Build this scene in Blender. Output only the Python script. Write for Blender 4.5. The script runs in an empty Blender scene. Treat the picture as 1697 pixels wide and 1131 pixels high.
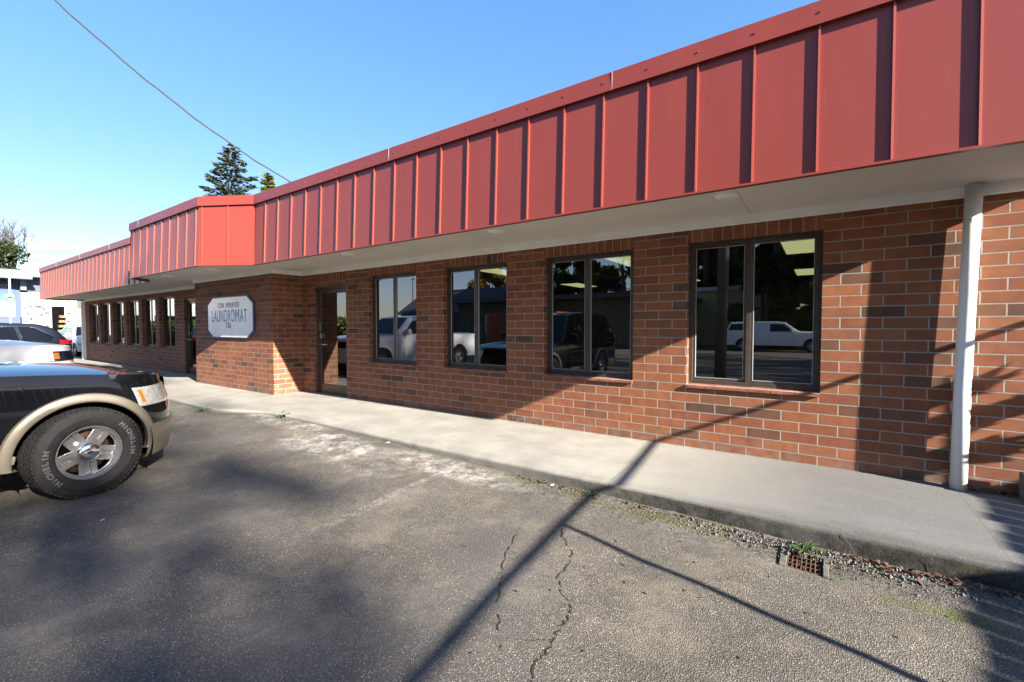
import bpy, bmesh, math, random
import numpy as np
from mathutils import Vector, Matrix
R=math.radians
random.seed(7); rng=np.random.default_rng(7)
scn=bpy.context.scene
COL=scn.collection

# ------------------------------------------------------------------ helpers
def link(o,parent=None):
    COL.objects.link(o)
    if parent is not None: o.parent=parent
    return o
def tag(o,label=None,cat=None,group=None,kind=None):
    if label: o['label']=label
    if cat: o['category']=cat
    if group: o['group']=group
    if kind: o['kind']=kind
    return o
def empty(name,loc=(0,0,0),rz=0.0):
    o=bpy.data.objects.new(name,None); o.empty_display_size=.2
    o.location=loc; o.rotation_euler=(0,0,rz); link(o); return o
class MB:
    def __init__(s): s.v=[];s.f=[];s.m=[];s.sm=[]
    def add(s,vs,fs,mi=0,smooth=False):
        b=len(s.v); s.v+= [tuple(p) for p in vs]
        for f in fs: s.f.append(tuple(i+b for i in f)); s.m.append(mi); s.sm.append(smooth)
        return s
    def box(s,x0,x1,y0,y1,z0,z1,mi=0):
        v=[(x0,y0,z0),(x1,y0,z0),(x1,y1,z0),(x0,y1,z0),(x0,y0,z1),(x1,y0,z1),(x1,y1,z1),(x0,y1,z1)]
        return s.add(v,[(0,3,2,1),(4,5,6,7),(0,1,5,4),(1,2,6,5),(2,3,7,6),(3,0,4,7)],mi)
    def obox(s,c,ax,ay,az,hx,hy,hz,mi=0):
        c=Vector(c);ax=Vector(ax)*hx;ay=Vector(ay)*hy;az=Vector(az)*hz
        v=[c+ax*i+ay*j+az*k for k in(-1,1) for j in(-1,1) for i in(-1,1)]
        return s.add(v,[(0,2,3,1),(4,5,7,6),(0,1,5,4),(1,3,7,5),(3,2,6,7),(2,0,4,6)],mi)
    def tube(s,pts,r,n=8,mi=0,cap=True,smooth=True):
        pts=[Vector(p) for p in pts]; rs=r if isinstance(r,(list,tuple)) else [r]*len(pts)
        b=len(s.v); 
        up=Vector((0,0,1))
        for i,p in enumerate(pts):
            t=(pts[min(i+1,len(pts)-1)]-pts[max(i-1,0)]).normalized()
            a=t.cross(up)
            if a.length<.05: a=t.cross(Vector((1,0,0)))
            a.normalize(); c=a.cross(t).normalized()
            for k in range(n):
                q=2*math.pi*k/n
                s.v.append(tuple(p+(a*math.cos(q)+c*math.sin(q))*rs[i]))
        for i in range(len(pts)-1):
            for k in range(n):
                k2=(k+1)%n
                s.f.append((b+i*n+k,b+i*n+k2,b+(i+1)*n+k2,b+(i+1)*n+k)); s.m.append(mi); s.sm.append(smooth)
        if cap:
            s.f.append(tuple(b+k for k in range(n))[::-1]); s.m.append(mi); s.sm.append(False)
            e=b+(len(pts)-1)*n
            s.f.append(tuple(e+k for k in range(n))); s.m.append(mi); s.sm.append(False)
        return s
    def grid(s,P,mi=0,smooth=True,keep=None,flip=False):
        n=len(P); m=len(P[0]); b=len(s.v)
        for row in P:
            for p in row: s.v.append(tuple(p))
        for i in range(n-1):
            for j in range(m-1):
                if keep and not keep(i,j): continue
                f=(b+i*m+j,b+i*m+j+1,b+(i+1)*m+j+1,b+(i+1)*m+j)
                s.f.append(f[::-1] if flip else f); s.m.append(mi); s.sm.append(smooth)
        return s
    def lathe(s,prof,n=48,mi=0,axis='x',smooth=True,closed=False):
        # prof: list of (a,r) a along the axis
        P=[]
        for k in range(n+1):
            q=2*math.pi*k/n; row=[]
            for a,r in prof:
                if axis=='x': row.append((a,r*math.cos(q),r*math.sin(q)))
                else: row.append((r*math.cos(q),r*math.sin(q),a))
            P.append(row)
        return s.grid(P,mi,smooth)
    def build(s,name,mats,parent=None,bevel=0,loc=None,weld=False,sharp=None):
        me=bpy.data.meshes.new(name)
        me.from_pydata(s.v,[],s.f)
        if not isinstance(mats,(list,tuple)): mats=[mats]
        for m in mats: me.materials.append(m)
        me.polygons.foreach_set('material_index',s.m)
        me.polygons.foreach_set('use_smooth',s.sm)
        bm=bmesh.new(); bm.from_mesh(me)
        if weld: bmesh.ops.remove_doubles(bm,verts=bm.verts,dist=1e-4)
        bmesh.ops.recalc_face_normals(bm,faces=bm.faces)
        bm.to_mesh(me); bm.free(); me.update()
        if sharp is not None:
            try: me.set_sharp_from_angle(angle=R(sharp))
            except Exception: pass
        o=bpy.data.objects.new(name,me); link(o,parent)
        if loc: o.location=loc
        if bevel:
            md=o.modifiers.new('bevel','BEVEL'); md.width=bevel; md.segments=2; md.limit_method='ANGLE'; md.angle_limit=R(40)
        return o
def from_np(name,V,F,mats,parent=None,smooth=False,mi=None):
    me=bpy.data.meshes.new(name)
    nv=len(V); nf=len(F); k=F.shape[1]
    me.vertices.add(nv); me.vertices.foreach_set('co',V.astype(np.float32).ravel())
    me.loops.add(nf*k); me.loops.foreach_set('vertex_index',F.astype(np.int32).ravel())
    me.polygons.add(nf)
    me.polygons.foreach_set('loop_start',np.arange(nf,dtype=np.int32)*k)
    me.polygons.foreach_set('loop_total',np.full(nf,k,dtype=np.int32))
    if not isinstance(mats,(list,tuple)): mats=[mats]
    for m in mats: me.materials.append(m)
    if mi is not None: me.polygons.foreach_set('material_index',mi.astype(np.int32))
    me.polygons.foreach_set('use_smooth',np.full(nf,smooth))
    me.update(calc_edges=True); me.validate()
    o=bpy.data.objects.new(name,me); link(o,parent); return o

# ------------------------------------------------------------------ node helpers
class NT:
    def __init__(s,name):
        s.mat=bpy.data.materials.new(name); s.mat.use_nodes=True
        s.t=s.mat.node_tree; s.t.nodes.clear()
        s.out=s.t.nodes.new('ShaderNodeOutputMaterial')
    def n(s,typ,**kw):
        nd=s.t.nodes.new('ShaderNode'+typ)
        for k,v in kw.items():
            if hasattr(nd,k): setattr(nd,k,v)
        return nd
    def l(s,a,b): s.t.links.new(a,b)
    def setin(s,sock,v):
        if hasattr(v,'links') or hasattr(v,'is_linked'): s.l(v,sock)
        else: sock.default_value=v
    def math(s,op,a,b=None,c=None,clamp=False):
        nd=s.n('Math',operation=op); nd.use_clamp=clamp
        s.setin(nd.inputs[0],a)
        if b is not None: s.setin(nd.inputs[1],b)
        if c is not None: s.setin(nd.inputs[2],c)
        return nd.outputs[0]
    def mix(s,f,a,b,blend='MIX'):
        nd=s.n('Mix',data_type='RGBA',blend_type=blend)
        s.setin(nd.inputs[0],f)
        s.setin(nd.inputs[6],a if not isinstance(a,tuple) else (*a,1)[:4])
        s.setin(nd.inputs[7],b if not isinstance(b,tuple) else (*b,1)[:4])
        return nd.outputs[2]
    def ramp(s,f,stops):
        nd=s.n('ValToRGB'); cr=nd.color_ramp
        while len(cr.elements)<len(stops): cr.elements.new(.5)
        for e,(p,c) in zip(cr.elements,stops):
            e.position=p; e.color=(*c,1) if isinstance(c,tuple) else (c,c,c,1)
        s.setin(nd.inputs[0],f); return nd.outputs[0]
    def sstep(s,x,a,b):
        nd=s.n('MapRange'); nd.interpolation_type='SMOOTHSTEP'
        s.setin(nd.inputs[0],x); nd.inputs[1].default_value=a; nd.inputs[2].default_value=b
        return nd.outputs[0]
    def coord(s):
        return s.n('TexCoord').outputs['Object']
    def noise(s,vec,scale,detail=3,rough=.5,dist=0,col=False):
        nd=s.n('TexNoise'); s.l(vec,nd.inputs['Vector']); nd.inputs['Scale'].default_value=scale
        nd.inputs['Detail'].default_value=detail; nd.inputs['Roughness'].default_value=rough; nd.inputs['Distortion'].default_value=dist
        return nd.outputs[1 if col else 0]
    def voro(s,vec,scale,feature='F1',col=False):
        nd=s.n('TexVoronoi',feature=feature); s.l(vec,nd.inputs['Vector']); nd.inputs['Scale'].default_value=scale
        return nd.outputs['Color' if col else 'Distance']
    def mapv(s,vec,scale=(1,1,1),loc=(0,0,0)):
        nd=s.n('Mapping'); s.l(vec,nd.inputs[0]); nd.inputs['Scale'].default_value=scale; nd.inputs['Location'].default_value=loc
        return nd.outputs[0]
    def bump(s,h,strength=.5,dist=.01,normal=None):
        nd=s.n('Bump'); nd.inputs['Strength'].default_value=strength; nd.inputs['Distance'].default_value=dist
        s.l(h,nd.inputs['Height'])
        if normal is not None: s.l(normal,nd.inputs['Normal'])
        return nd.outputs[0]
    def pbsdf(s,color,rough=.6,metal=0,normal=None,spec=.5,coat=0,emit=None,estr=0,alpha=None,coat_rough=.03):
        nd=s.n('BsdfPrincipled')
        s.setin(nd.inputs['Base Color'],color if not isinstance(color,tuple) else (*color,1)[:4])
        s.setin(nd.inputs['Roughness'],rough); nd.inputs['Metallic'].default_value=metal
        nd.inputs['Specular IOR Level'].default_value=spec
        nd.inputs['Coat Weight'].default_value=coat; nd.inputs['Coat Roughness'].default_value=coat_rough
        if normal is not None: s.l(normal,nd.inputs['Normal'])
        if emit: nd.inputs['Emission Color'].default_value=(*emit,1); nd.inputs['Emission Strength'].default_value=estr
        s.l(nd.outputs[0],s.out.inputs[0]); return nd
def simple(name,color,rough=.6,metal=0,spec=.5,coat=0,var=.12,scale=6,bump=0,bscale=60,emit=None,estr=0):
    t=NT(name); c=t.coord()
    n=t.noise(c,scale,4,.6)
    dark=tuple(x*(1-var) for x in color); lite=tuple(min(1,x*(1+var)) for x in color)
    colr=t.mix(t.sstep(n,.3,.7),dark,lite)
    nrm=None
    if bump: nrm=t.bump(t.noise(c,bscale,3,.6),bump,.004)
    t.pbsdf(colr,rough,metal,nrm,spec,coat,emit,estr)
    return t.mat

# ------------------------------------------------------------------ materials
M={}
def brick_mat(name,soldier=False):
    t=NT(name); geo=t.n('NewGeometry'); tc=t.coord()
    sx=t.n('SeparateXYZ'); t.l(tc,sx.inputs[0]); sn=t.n('SeparateXYZ'); t.l(geo.outputs['Normal'],sn.inputs[0])
    isx=t.math('GREATER_THAN',t.math('ABSOLUTE',sn.outputs[0]),.6)
    X=t.math('ADD',sx.outputs[0],.021+.3048*.0)
    u=t.math('ADD',t.math('MULTIPLY',X,t.math('SUBTRACT',1,isx)),t.math('MULTIPLY',t.math('ADD',sx.outputs[1],.61+.07),isx))
    v=t.math('SUBTRACT',sx.outputs[2],.6985)
    if soldier: u,v=t.math('ADD',v,.02),t.math('ADD',X,.05)
    # slight waviness
    wv=t.noise(tc,3.1,2,.5)
    bw,bh,mo=.3048,.1016,.0100
    row=t.math('FLOOR',t.math('DIVIDE',v,bh))
    par=t.math('FLOORED_MODULO',row,2)
    if soldier: par=t.math('MULTIPLY',par,0)
    uu=t.math('ADD',t.math('DIVIDE',u,bw),t.math('MULTIPLY',t.math('SUBTRACT',1,par),.5) if not soldier else 0.0)
    colm=t.math('FLOOR',uu)
    fu=t.math('MULTIPLY',t.math('SUBTRACT',uu,colm),bw)
    fv=t.math('MULTIPLY',t.math('SUBTRACT',t.math('DIVIDE',v,bh),row),bh)
    du=t.math('MINIMUM',fu,t.math('SUBTRACT',bw,fu)); dv=t.math('MINIMUM',fv,t.math('SUBTRACT',bh,fv))
    d=t.math('MINIMUM',du,dv)
    d2=t.math('ADD',d,t.math('MULTIPLY',t.math('SUBTRACT',t.noise(tc,34,3,.6),.5),.0045))
    brickm=t.sstep(d2,mo/2-.0012,mo/2+.0016)
    cx=t.n('CombineXYZ'); t.l(colm,cx.inputs[0]); t.l(row,cx.inputs[1]); t.l(isx,cx.inputs[2])
    wn=t.n('TexWhiteNoise',noise_dimensions='3D'); t.l(cx.outputs[0],wn.inputs['Vector'])
    rnd=wn.outputs['Value']; 
    base=t.ramp(rnd,[(0.0,(.215,.078,.036)),(.22,(.180,.061,.030)),(.42,(.235,.090,.042)),(.62,(.195,.074,.036)),(.78,(.150,.064,.035)),(.89,(.112,.055,.033)),(.965,(.072,.040,.027)),(1,(.09,.046,.032))])
    base.node.color_ramp.interpolation='CONSTANT'
    hv=t.mix(.35,base,wn.outputs['Color'],'SOFT_LIGHT')
    hv=t.mix(.10,base,hv)
    alt=t.mix(rnd,(.245,.095,.048),(.12,.055,.036)); hv=t.mix(t.math('MULTIPLY',t.sstep(t.noise(t.mapv(tc,(1,1,1.6)),6.5,4,.7),.42,.68),.45),hv,alt)
    fine=t.noise(t.mapv(tc,(1,1,1)),120,3,.65)
    blot=t.noise(tc,9,4,.6)
    c1=t.mix(t.sstep(blot,.25,.8),hv,t.mix(1,hv,(.72,.70,.72),'MULTIPLY'))
    pits=t.voro(tc,150); pit=t.math('MULTIPLY',t.math('LESS_THAN',pits,.16),t.math('GREATER_THAN',fine,.52))
    c1=t.mix(1,c1,(1.16,1.10,.98),'MULTIPLY')
    c1=t.mix(t.math('MULTIPLY',pit,.6),c1,(.05,.03,.025))
    # efflorescence: pale haze patches
    eff=t.math('MULTIPLY',t.sstep(t.noise(tc,2.3,5,.65),.60,.78),t.sstep(t.noise(tc,26,3,.6),.5,.72))
    c1=t.mix(t.math('MULTIPLY',eff,.45),c1,(.28,.23,.21))
    # splash dirt near the ground
    low=t.math('MULTIPLY',t.math('SUBTRACT',1,t.sstep(sx.outputs[2],.0,.22)),t.sstep(t.noise(tc,11,4,.6),.35,.7))
    c1=t.mix(t.math('MULTIPLY',low,.5),c1,(.20,.16,.13))
    mort=t.mix(t.noise(tc,40,4,.7),(.19,.172,.15),(.36,.335,.30))
    col=t.mix(brickm,mort,c1)
    h=t.math('ADD',t.math('MULTIPLY',brickm,1.0),t.math('ADD',t.math('MULTIPLY',fine,.22),t.math('MULTIPLY',rnd,.18)))
    h=t.math('SUBTRACT',h,t.math('MULTIPLY',pit,.2))
    nrm=t.bump(h,.85,.006)
    t.pbsdf(col,t.mix(brickm,(.95,.95,.95),(.78,.78,.78)),0,nrm,.35)
    return t.mat
M['brick']=brick_mat('red brick'); M['soldier']=brick_mat('soldier brick',True)

def metal_mat():
    t=NT('red standing seam metal'); c=t.coord()
    n=t.noise(t.mapv(c,(1,1,.15)),3,3,.5); n2=t.noise(c,90,3,.6)
    col=t.mix(n,(.195,.034,.024),(.215,.038,.027))
    stre=t.math('MULTIPLY',t.sstep(t.noise(t.mapv(c,(14,14,.7)),1.6,4,.6),.58,.8),.12)
    col=t.mix(stre,col,(.25,.12,.11))
    nrm=t.bump(t.math('ADD',t.math('MULTIPLY',t.noise(t.mapv(c,(1,1,.35)),2.2,2,.4),1.0),t.math('MULTIPLY',n2,.006)),.28,.02)
    t.pbsdf(col,t.mix(n2,(.36,.36,.36),(.44,.44,.44)),0,nrm,.5)
    return t.mat
M['red']=metal_mat()
def soffit_mat():
    t=NT('painted plywood soffit'); c=t.coord()
    g=t.noise(t.mapv(c,(1.2,26,26)),3,4,.65); b=t.noise(c,1.3,4,.6)
    col=t.mix(g,(.58,.55,.49),(.67,.64,.58)); col=t.mix(t.math('MULTIPLY',t.sstep(b,.45,.75),.35),col,(.48,.45,.395))
    sx=t.n('SeparateXYZ'); t.l(c,sx.inputs[0])
    fr_=t.math('FRACT',t.math('DIVIDE',t.math('ADD',sx.outputs[0],60.4),2.44)); ln=t.math('LESS_THAN',t.math('ABSOLUTE',t.math('SUBTRACT',fr_,.5)),.0011)
    col=t.mix(t.math('MULTIPLY',ln,.75),col,(.10,.09,.075)); st=t.sstep(t.noise(t.mapv(c,(2,5,5)),1.8,5,.7),.60,.74); col=t.mix(t.math('MULTIPLY',st,.35),col,(.33,.27,.20))
    t.pbsdf(col,.7,0,t.bump(g,.35,.004),.3); return t.mat
M['soffit']=soffit_mat()
M['trim']=simple('white trim paint',(.88,.87,.83),.5,var=.06,scale=3,bump=.1)
M['white_paint']=simple('white gloss paint',(.76,.77,.77),.35,var=.05,scale=9,bump=.05)
def post_mat():
    t=NT('white post paint'); c=t.coord()
    sc=t.math('MULTIPLY',t.sstep(t.noise(t.mapv(c,(10,10,60)),2.0,4,.7),.66,.72),t.sstep(t.noise(c,3.0,2,.5),.45,.6))
    col=t.mix(t.math('MULTIPLY',sc,.75),(.62,.63,.62),(.18,.165,.155))
    t.pbsdf(col,.4,0,t.bump(t.noise(c,40,3,.5),.12,.003),.5); return t.mat
M['post']=post_mat()
M['bronze']=simple('dark bronze aluminium',(.072,.056,.046),.38,.3,var=.15,scale=14)
M['gasket']=simple('pale glazing bead',(.30,.29,.28),.5,var=.1)
M['alu']=simple('aluminium',(.55,.55,.55),.35,.9,var=.05)
M['rubber']=simple('black rubber',(.02,.02,.02),.7,var=.2,scale=30,bump=.15)
def glass_mat(name,tint=(.30,.32,.31),ior=1.7,boost=1.0,bumpy=.02):
    t=NT(name); c=t.coord()
    fr=t.n('Fresnel'); gg=t.n('NewGeometry'); t.l(t.math('ADD',ior,t.math('MULTIPLY',gg.outputs['Backfacing'],1/ior-ior)),fr.inputs[0])
    gl=t.n('BsdfGlossy'); gl.inputs['Roughness'].default_value=.0; gl.inputs['Color'].default_value=(.93,.96,1,1)
    if bumpy:
        nr=t.bump(t.noise(c,1.7,1,.3),bumpy,.02); t.l(nr,gl.inputs['Normal'])
    tr=t.n('BsdfTransparent'); tr.inputs[0].default_value=(*tint,1)
    mx=t.n('MixShader'); t.l(t.math('MULTIPLY',fr.outputs[0],boost,clamp=True),mx.inputs[0]); t.l(tr.outputs[0],mx.inputs[1]); t.l(gl.outputs[0],mx.inputs[2])
    t.l(mx.outputs[0],t.out.inputs[0]); return t.mat
M['glass']=glass_mat('window glass',(.34,.36,.34),2.6,1.0,.012)
M['carglass']=glass_mat('car glass',(.10,.11,.11),1.6,1.0,0)
M['dark']=simple('dark void',(.003,.003,.003),.95,spec=.05,var=.1)
def concrete_mat():
    t=NT('sidewalk concrete'); c=t.coord(); s=t.n('SeparateXYZ'); t.l(c,s.inputs[0])
    n=t.noise(c,2.0,6,.62); f=t.noise(c,70,4,.7); br=t.noise(t.mapv(c,(1.5,60,1)),3,3,.6)
    col=t.mix(t.sstep(n,.3,.72),(.265,.25,.215),(.36,.345,.30))
    col=t.mix(t.math('MULTIPLY',f,.4),col,(.16,.148,.13))
    # weathered grey-blue band towards the right-hand end and the outer edge
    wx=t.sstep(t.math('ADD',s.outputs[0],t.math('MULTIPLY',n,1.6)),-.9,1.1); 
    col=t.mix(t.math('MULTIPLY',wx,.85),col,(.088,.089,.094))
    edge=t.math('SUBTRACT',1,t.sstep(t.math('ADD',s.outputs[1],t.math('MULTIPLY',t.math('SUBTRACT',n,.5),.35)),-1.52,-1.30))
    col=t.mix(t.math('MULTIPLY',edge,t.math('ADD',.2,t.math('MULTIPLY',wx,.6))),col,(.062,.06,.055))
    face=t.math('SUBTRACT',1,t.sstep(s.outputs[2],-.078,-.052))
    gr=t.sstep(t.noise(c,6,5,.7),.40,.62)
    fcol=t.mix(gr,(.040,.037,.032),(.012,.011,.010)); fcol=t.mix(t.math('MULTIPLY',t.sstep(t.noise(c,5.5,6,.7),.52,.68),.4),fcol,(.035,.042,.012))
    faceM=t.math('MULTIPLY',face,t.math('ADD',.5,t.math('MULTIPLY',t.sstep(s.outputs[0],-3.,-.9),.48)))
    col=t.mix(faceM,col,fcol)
    cr=t.voro(t.mapv(c,(.32,.9,1)),1.0,'DISTANCE_TO_EDGE')
    st=t.sstep(t.noise(c,14,5,.7),.62,.75); col=t.mix(t.math('MULTIPLY',st,.22),col,(.14,.12,.10))
    pt_=t.voro(c,55); spk=t.math('MULTIPLY',t.math('LESS_THAN',pt_,.16),t.sstep(t.noise(c,5,3,.6),.45,.6)); col=t.mix(t.math('MULTIPLY',spk,.45),col,(.06,.055,.05))
    brs=t.noise(t.mapv(c,(2.2,75,1)),2.4,4,.7); col=t.mix(t.math('MULTIPLY',t.sstep(brs,.45,.72),.30),col,(.15,.14,.125))
    wl=t.math('MULTIPLY',t.sstep(s.outputs[1],-.10,-.015),t.sstep(t.noise(c,13,5,.7),.35,.6)); col=t.mix(t.math('MULTIPLY',wl,.55),col,(.13,.12,.105))
    lw_=t.sstep(t.noise(t.mapv(c,(.7,2.2,1)),1.5,5,.65),.46,.66); col=t.mix(t.math('MULTIPLY',lw_,.28),col,(.17,.16,.15))
    nrm=t.bump(t.math('ADD',t.math('MULTIPLY',f,.8),t.math('ADD',t.math('MULTIPLY',brs,.9),t.math('MULTIPLY',t.noise(c,18,4,.7),1.0))),.55,.004)
    jf=t.math('FRACT',t.math('DIVIDE',t.math('ADD',s.outputs[0],61.3),2.44)); jn=t.math('MULTIPLY',t.math('LESS_THAN',t.math('ABSOLUTE',t.math('SUBTRACT',jf,.5)),.0015),t.math('ADD',.25,t.math('MULTIPLY',n,.5))); col=t.mix(t.math('MULTIPLY',jn,.8),col,(.06,.055,.05))
    gs=t.noise(c,170,3,.8); col=t.mix(t.math('MULTIPLY',t.sstep(gs,.50,.72),.40),col,(.07,.066,.06)); col=t.mix(t.math('MULTIPLY',t.sstep(gs,.50,.30),.25),col,(.38,.36,.32))
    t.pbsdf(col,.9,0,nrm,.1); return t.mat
M['concrete']=concrete_mat()
def asphalt_mat():
    t=NT('worn asphalt'); c=t.coord(); s=t.n('SeparateXYZ'); t.l(c,s.inputs[0]); X,Y=s.outputs[0],s.outputs[1]
    big=t.noise(c,.8,5,.6); mid=t.noise(c,4.5,5,.65); fine=t.noise(c,95,4,.75)
    agc=t.voro(c,130,col=True); agd=t.voro(c,130)
    sep=t.n('SeparateColor'); t.l(agc,sep.inputs[0])
    stone=t.ramp(sep.outputs[0],[(0,(.035,.032,.028)),(.18,(.10,.091,.078)),(.40,(.17,.152,.126)),(.62,(.235,.21,.172)),(.80,(.30,.27,.225)),(.965,(.50,.48,.43)),(1,(.24,.13,.075))])
    stone.node.color_ramp.interpolation='CONSTANT'
    binder=t.mix(big,(.045,.042,.038),(.092,.083,.071))
    worn=t.sstep(t.math('ADD',t.math('MULTIPLY',big,.6),t.math('MULTIPLY',mid,.5)),.38,.66)
    mask=t.math('MULTIPLY',t.math('SUBTRACT',1,t.sstep(agd,.22,.46)),t.math('ADD',.62,t.math('MULTIPLY',worn,.38)))
    col=t.mix(mask,binder,stone)
    col=t.mix(t.math('MULTIPLY',t.sstep(mid,.5,.75),.3),col,(.17,.145,.11))
    # dark sealed drips
    dk=t.sstep(t.noise(c,1.5,6,.7,.4),.54,.68); col=t.mix(t.math('MULTIPLY',dk,.45),col,(.045,.044,.044))
    pb=t.noise(c,.7,9,.72); col=t.mix(t.math('MULTIPLY',t.sstep(pb,.44,.62),.42),col,(.062,.062,.066))
    tn=t.noise(t.mapv(c,(1,1,1),(7,3,0)),1.3,9,.74); col=t.mix(t.math('MULTIPLY',t.sstep(tn,.50,.66),.30),col,(.20,.175,.135))
    oil=t.sstep(t.noise(t.mapv(c,(1,1,1),(3,9,0)),2.6,7,.7),.64,.72); col=t.mix(t.math('MULTIPLY',oil,.5),col,(.03,.03,.032))
    # spilt white powder stains by the kerb
    def blob(x0,y0,rx,ry,amt,colr,lo=.45,hi=.62,sc=9,base=None):
        dx=t.math('DIVIDE',t.math('SUBTRACT',X,x0),rx); dy=t.math('DIVIDE',t.math('SUBTRACT',Y,y0),ry)
        r2=t.math('ADD',t.math('MULTIPLY',dx,dx),t.math('MULTIPLY',dy,dy))
        fall=t.math('SUBTRACT',1,t.sstep(r2,.15,1.0))
        m=t.math('MULTIPLY',fall,t.math('MULTIPLY',t.sstep(t.noise(c,sc,6,.78),lo-.03,hi+.12),t.math('ADD',.25,t.math('MULTIPLY',t.sstep(fine,.42,.6),.9),clamp=True)))
        return t.mix(t.math('MULTIPLY',m,amt),base,colr)
    col=blob(-6.6,-1.58,1.3,.36,1.0,(.46,.44,.42),.44,.62,5,col)
    col=blob(-5.0,-1.95,1.2,.42,1.0,(.50,.48,.46),.44,.62,5,col)
    col=blob(-3.2,-1.75,1.2,.30,1.0,(.50,.48,.46),.42,.60,6,col)
    col=blob(-4.0,-2.15,.9,.35,.6,(.33,.31,.29),.46,.62,6,col)
    col=blob(-2.3,-1.72,.7,.18,.7,(.3,.28,.26),.45,.6,8,col)
    col=blob(-5.6,-1.9,1.2,.4,.65,(.10,.045,.03),.52,.66,4,col)
    # moss and grit along the kerb foot
    ky=t.math('ADD',Y,t.math('MULTIPLY',t.math('SUBTRACT',t.noise(c,2.2,3,.5),.5),.25))
    near=t.sstep(ky,-1.85,-1.55)
    rightx=t.sstep(X,-3.2,-1.8)
    moss=t.math('MULTIPLY',t.math('MULTIPLY',near,t.sstep(t.noise(c,3.0,5,.65),.47,.60)),t.math('ADD',.25,t.math('MULTIPLY',rightx,.7)))
    col=t.mix(t.math('MULTIPLY',moss,.85),col,t.mix(fine,(.028,.036,.007),(.08,.085,.018)))
    grit=t.math('MULTIPLY',t.math('MULTIPLY',t.sstep(ky,-2.05,-1.75),rightx),t.sstep(t.noise(c,7,5,.7),.35,.6))
    gst=t.voro(c,48,col=True); sg=t.n('SeparateColor'); t.l(gst,sg.inputs[0])
    gcol=t.mix(sg.outputs[0],(.035,.033,.03),(.15,.138,.12))
    col=t.mix(t.math('MULTIPLY',t.math('MULTIPLY',grit,.75),t.math('SUBTRACT',1,moss)),col,gcol)
    col=blob(.38,-1.76,.55,.17,.85,(.028,.028,.030),.36,.52,7,col)
    col=blob(-.45,-1.74,.5,.13,.7,(.035,.034,.034),.38,.55,7,col)
    # two mossy tongues below the drain
    col=blob(.55,-1.98,.36,.09,.9,(.065,.080,.010),.36,.50,16,col)
    col=blob(-1.15,-1.67,.65,.10,.95,(.048,.055,.009),.30,.48,12,col)
    # faded stall line
    lm=t.math('MULTIPLY',t.math('LESS_THAN',t.math('ABSOLUTE',t.math('ADD',X,3.11)),.05),t.math('MULTIPLY',t.sstep(Y,-3.6,-3.0),t.math('SUBTRACT',1,t.sstep(Y,-1.8,-1.6))))
    lm=t.math('MULTIPLY',lm,t.sstep(t.noise(c,16,6,.8),.44,.66)); col=t.mix(t.math('MULTIPLY',lm,.35),col,(.36,.34,.31))
    col=t.mix(1,col,(1.22,1.20,1.17),'MULTIPLY')
    h=t.math('ADD',t.math('MULTIPLY',t.math('SUBTRACT',1,agd),.8),t.math('ADD',t.math('MULTIPLY',fine,.6),t.math('MULTIPLY',mid,.8)))
    h=t.math('ADD',h,t.math('MULTIPLY',grit,t.math('SUBTRACT',1.5,t.voro(c,48))))
    t.pbsdf(col,.85,0,t.bump(h,.9,.0055),.15); return t.mat
M['asphalt']=asphalt_mat()
def paint(name,color,rough=.22,flake=0,metal=0.,coat=1.0,spec=.5):
    t=NT(name); c=t.coord(); n=t.noise(c,5,3,.6); dust=t.noise(c,60,4,.7)
    col=t.mix(n,tuple(x*.93 for x in color),tuple(min(1,x*1.05) for x in color))
    t.pbsdf(col,t.mix(dust,(rough*.8,)*3,(rough*1.3,)*3),metal,None,spec,coat); return t.mat
M['black_paint']=paint('black car paint',(.0035,.004,.0055),.10,coat=.7,spec=.15)
M['tan_clad']=simple('tan lower cladding',(.155,.135,.102),.38,.25,var=.06,coat=.3)
M['white_car']=paint('white car paint',(.72,.72,.70),.3,coat=.6)
M['navy_car']=paint('dark navy car paint',(.006,.010,.020),.25,coat=.25,spec=.2)
M['silver_car']=paint('silver car paint',(.55,.56,.57),.3,metal=.4)
M['chrome']=simple('chrome',(.85,.85,.85),.06,1,var=.02)
def rim_mat():
    t=NT('brushed alloy'); c=t.coord(); n=t.noise(c,30,3,.6)
    t.pbsdf(t.mix(n,(.34,.34,.335),(.42,.42,.415)),.34,.8,t.bump(t.noise(c,200,2,.5),.05,.002),.5); return t.mat
M['alloy']=rim_mat()
M['amber']=simple('amber lens',(.36,.10,.008),.2,var=.1,coat=.6)
M['lens']=simple('clear lamp lens',(.36,.36,.345),.12,.35,var=.2,scale=25,coat=1)
M['red_lens']=simple('red lamp lens',(.45,.01,.01),.2,coat=.8)
def tyre_mat():
    t=NT('tyre rubber'); c=t.coord(); n=t.noise(c,18,4,.6)
    t.pbsdf(t.mix(t.sstep(n,.3,.8),(.014,.014,.014),(.026,.024,.022)),.75,0,t.bump(t.noise(c,120,3,.6),.2,.003),.3); return t.mat
M['tyre']=tyre_mat()
M['letter']=simple('raised white lettering',(.42,.42,.40),.6)
M['blue']=simple('blue enamel',(.01,.03,.22),.2,coat=1)
def bark(name,c0=(.10,.075,.055),c1=(.20,.16,.13)):
    t=NT(name); c=t.coord(); n=t.noise(t.mapv(c,(8,8,1.2)),2,5,.65)
    t.pbsdf(t.mix(n,c0,c1),.9,0,t.bump(n,.8,.03),.2); return t.mat
M['bark']=bark('bark'); M['pole_wood']=bark('weathered pole wood',(.13,.11,.09),(.24,.21,.17)); 
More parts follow.
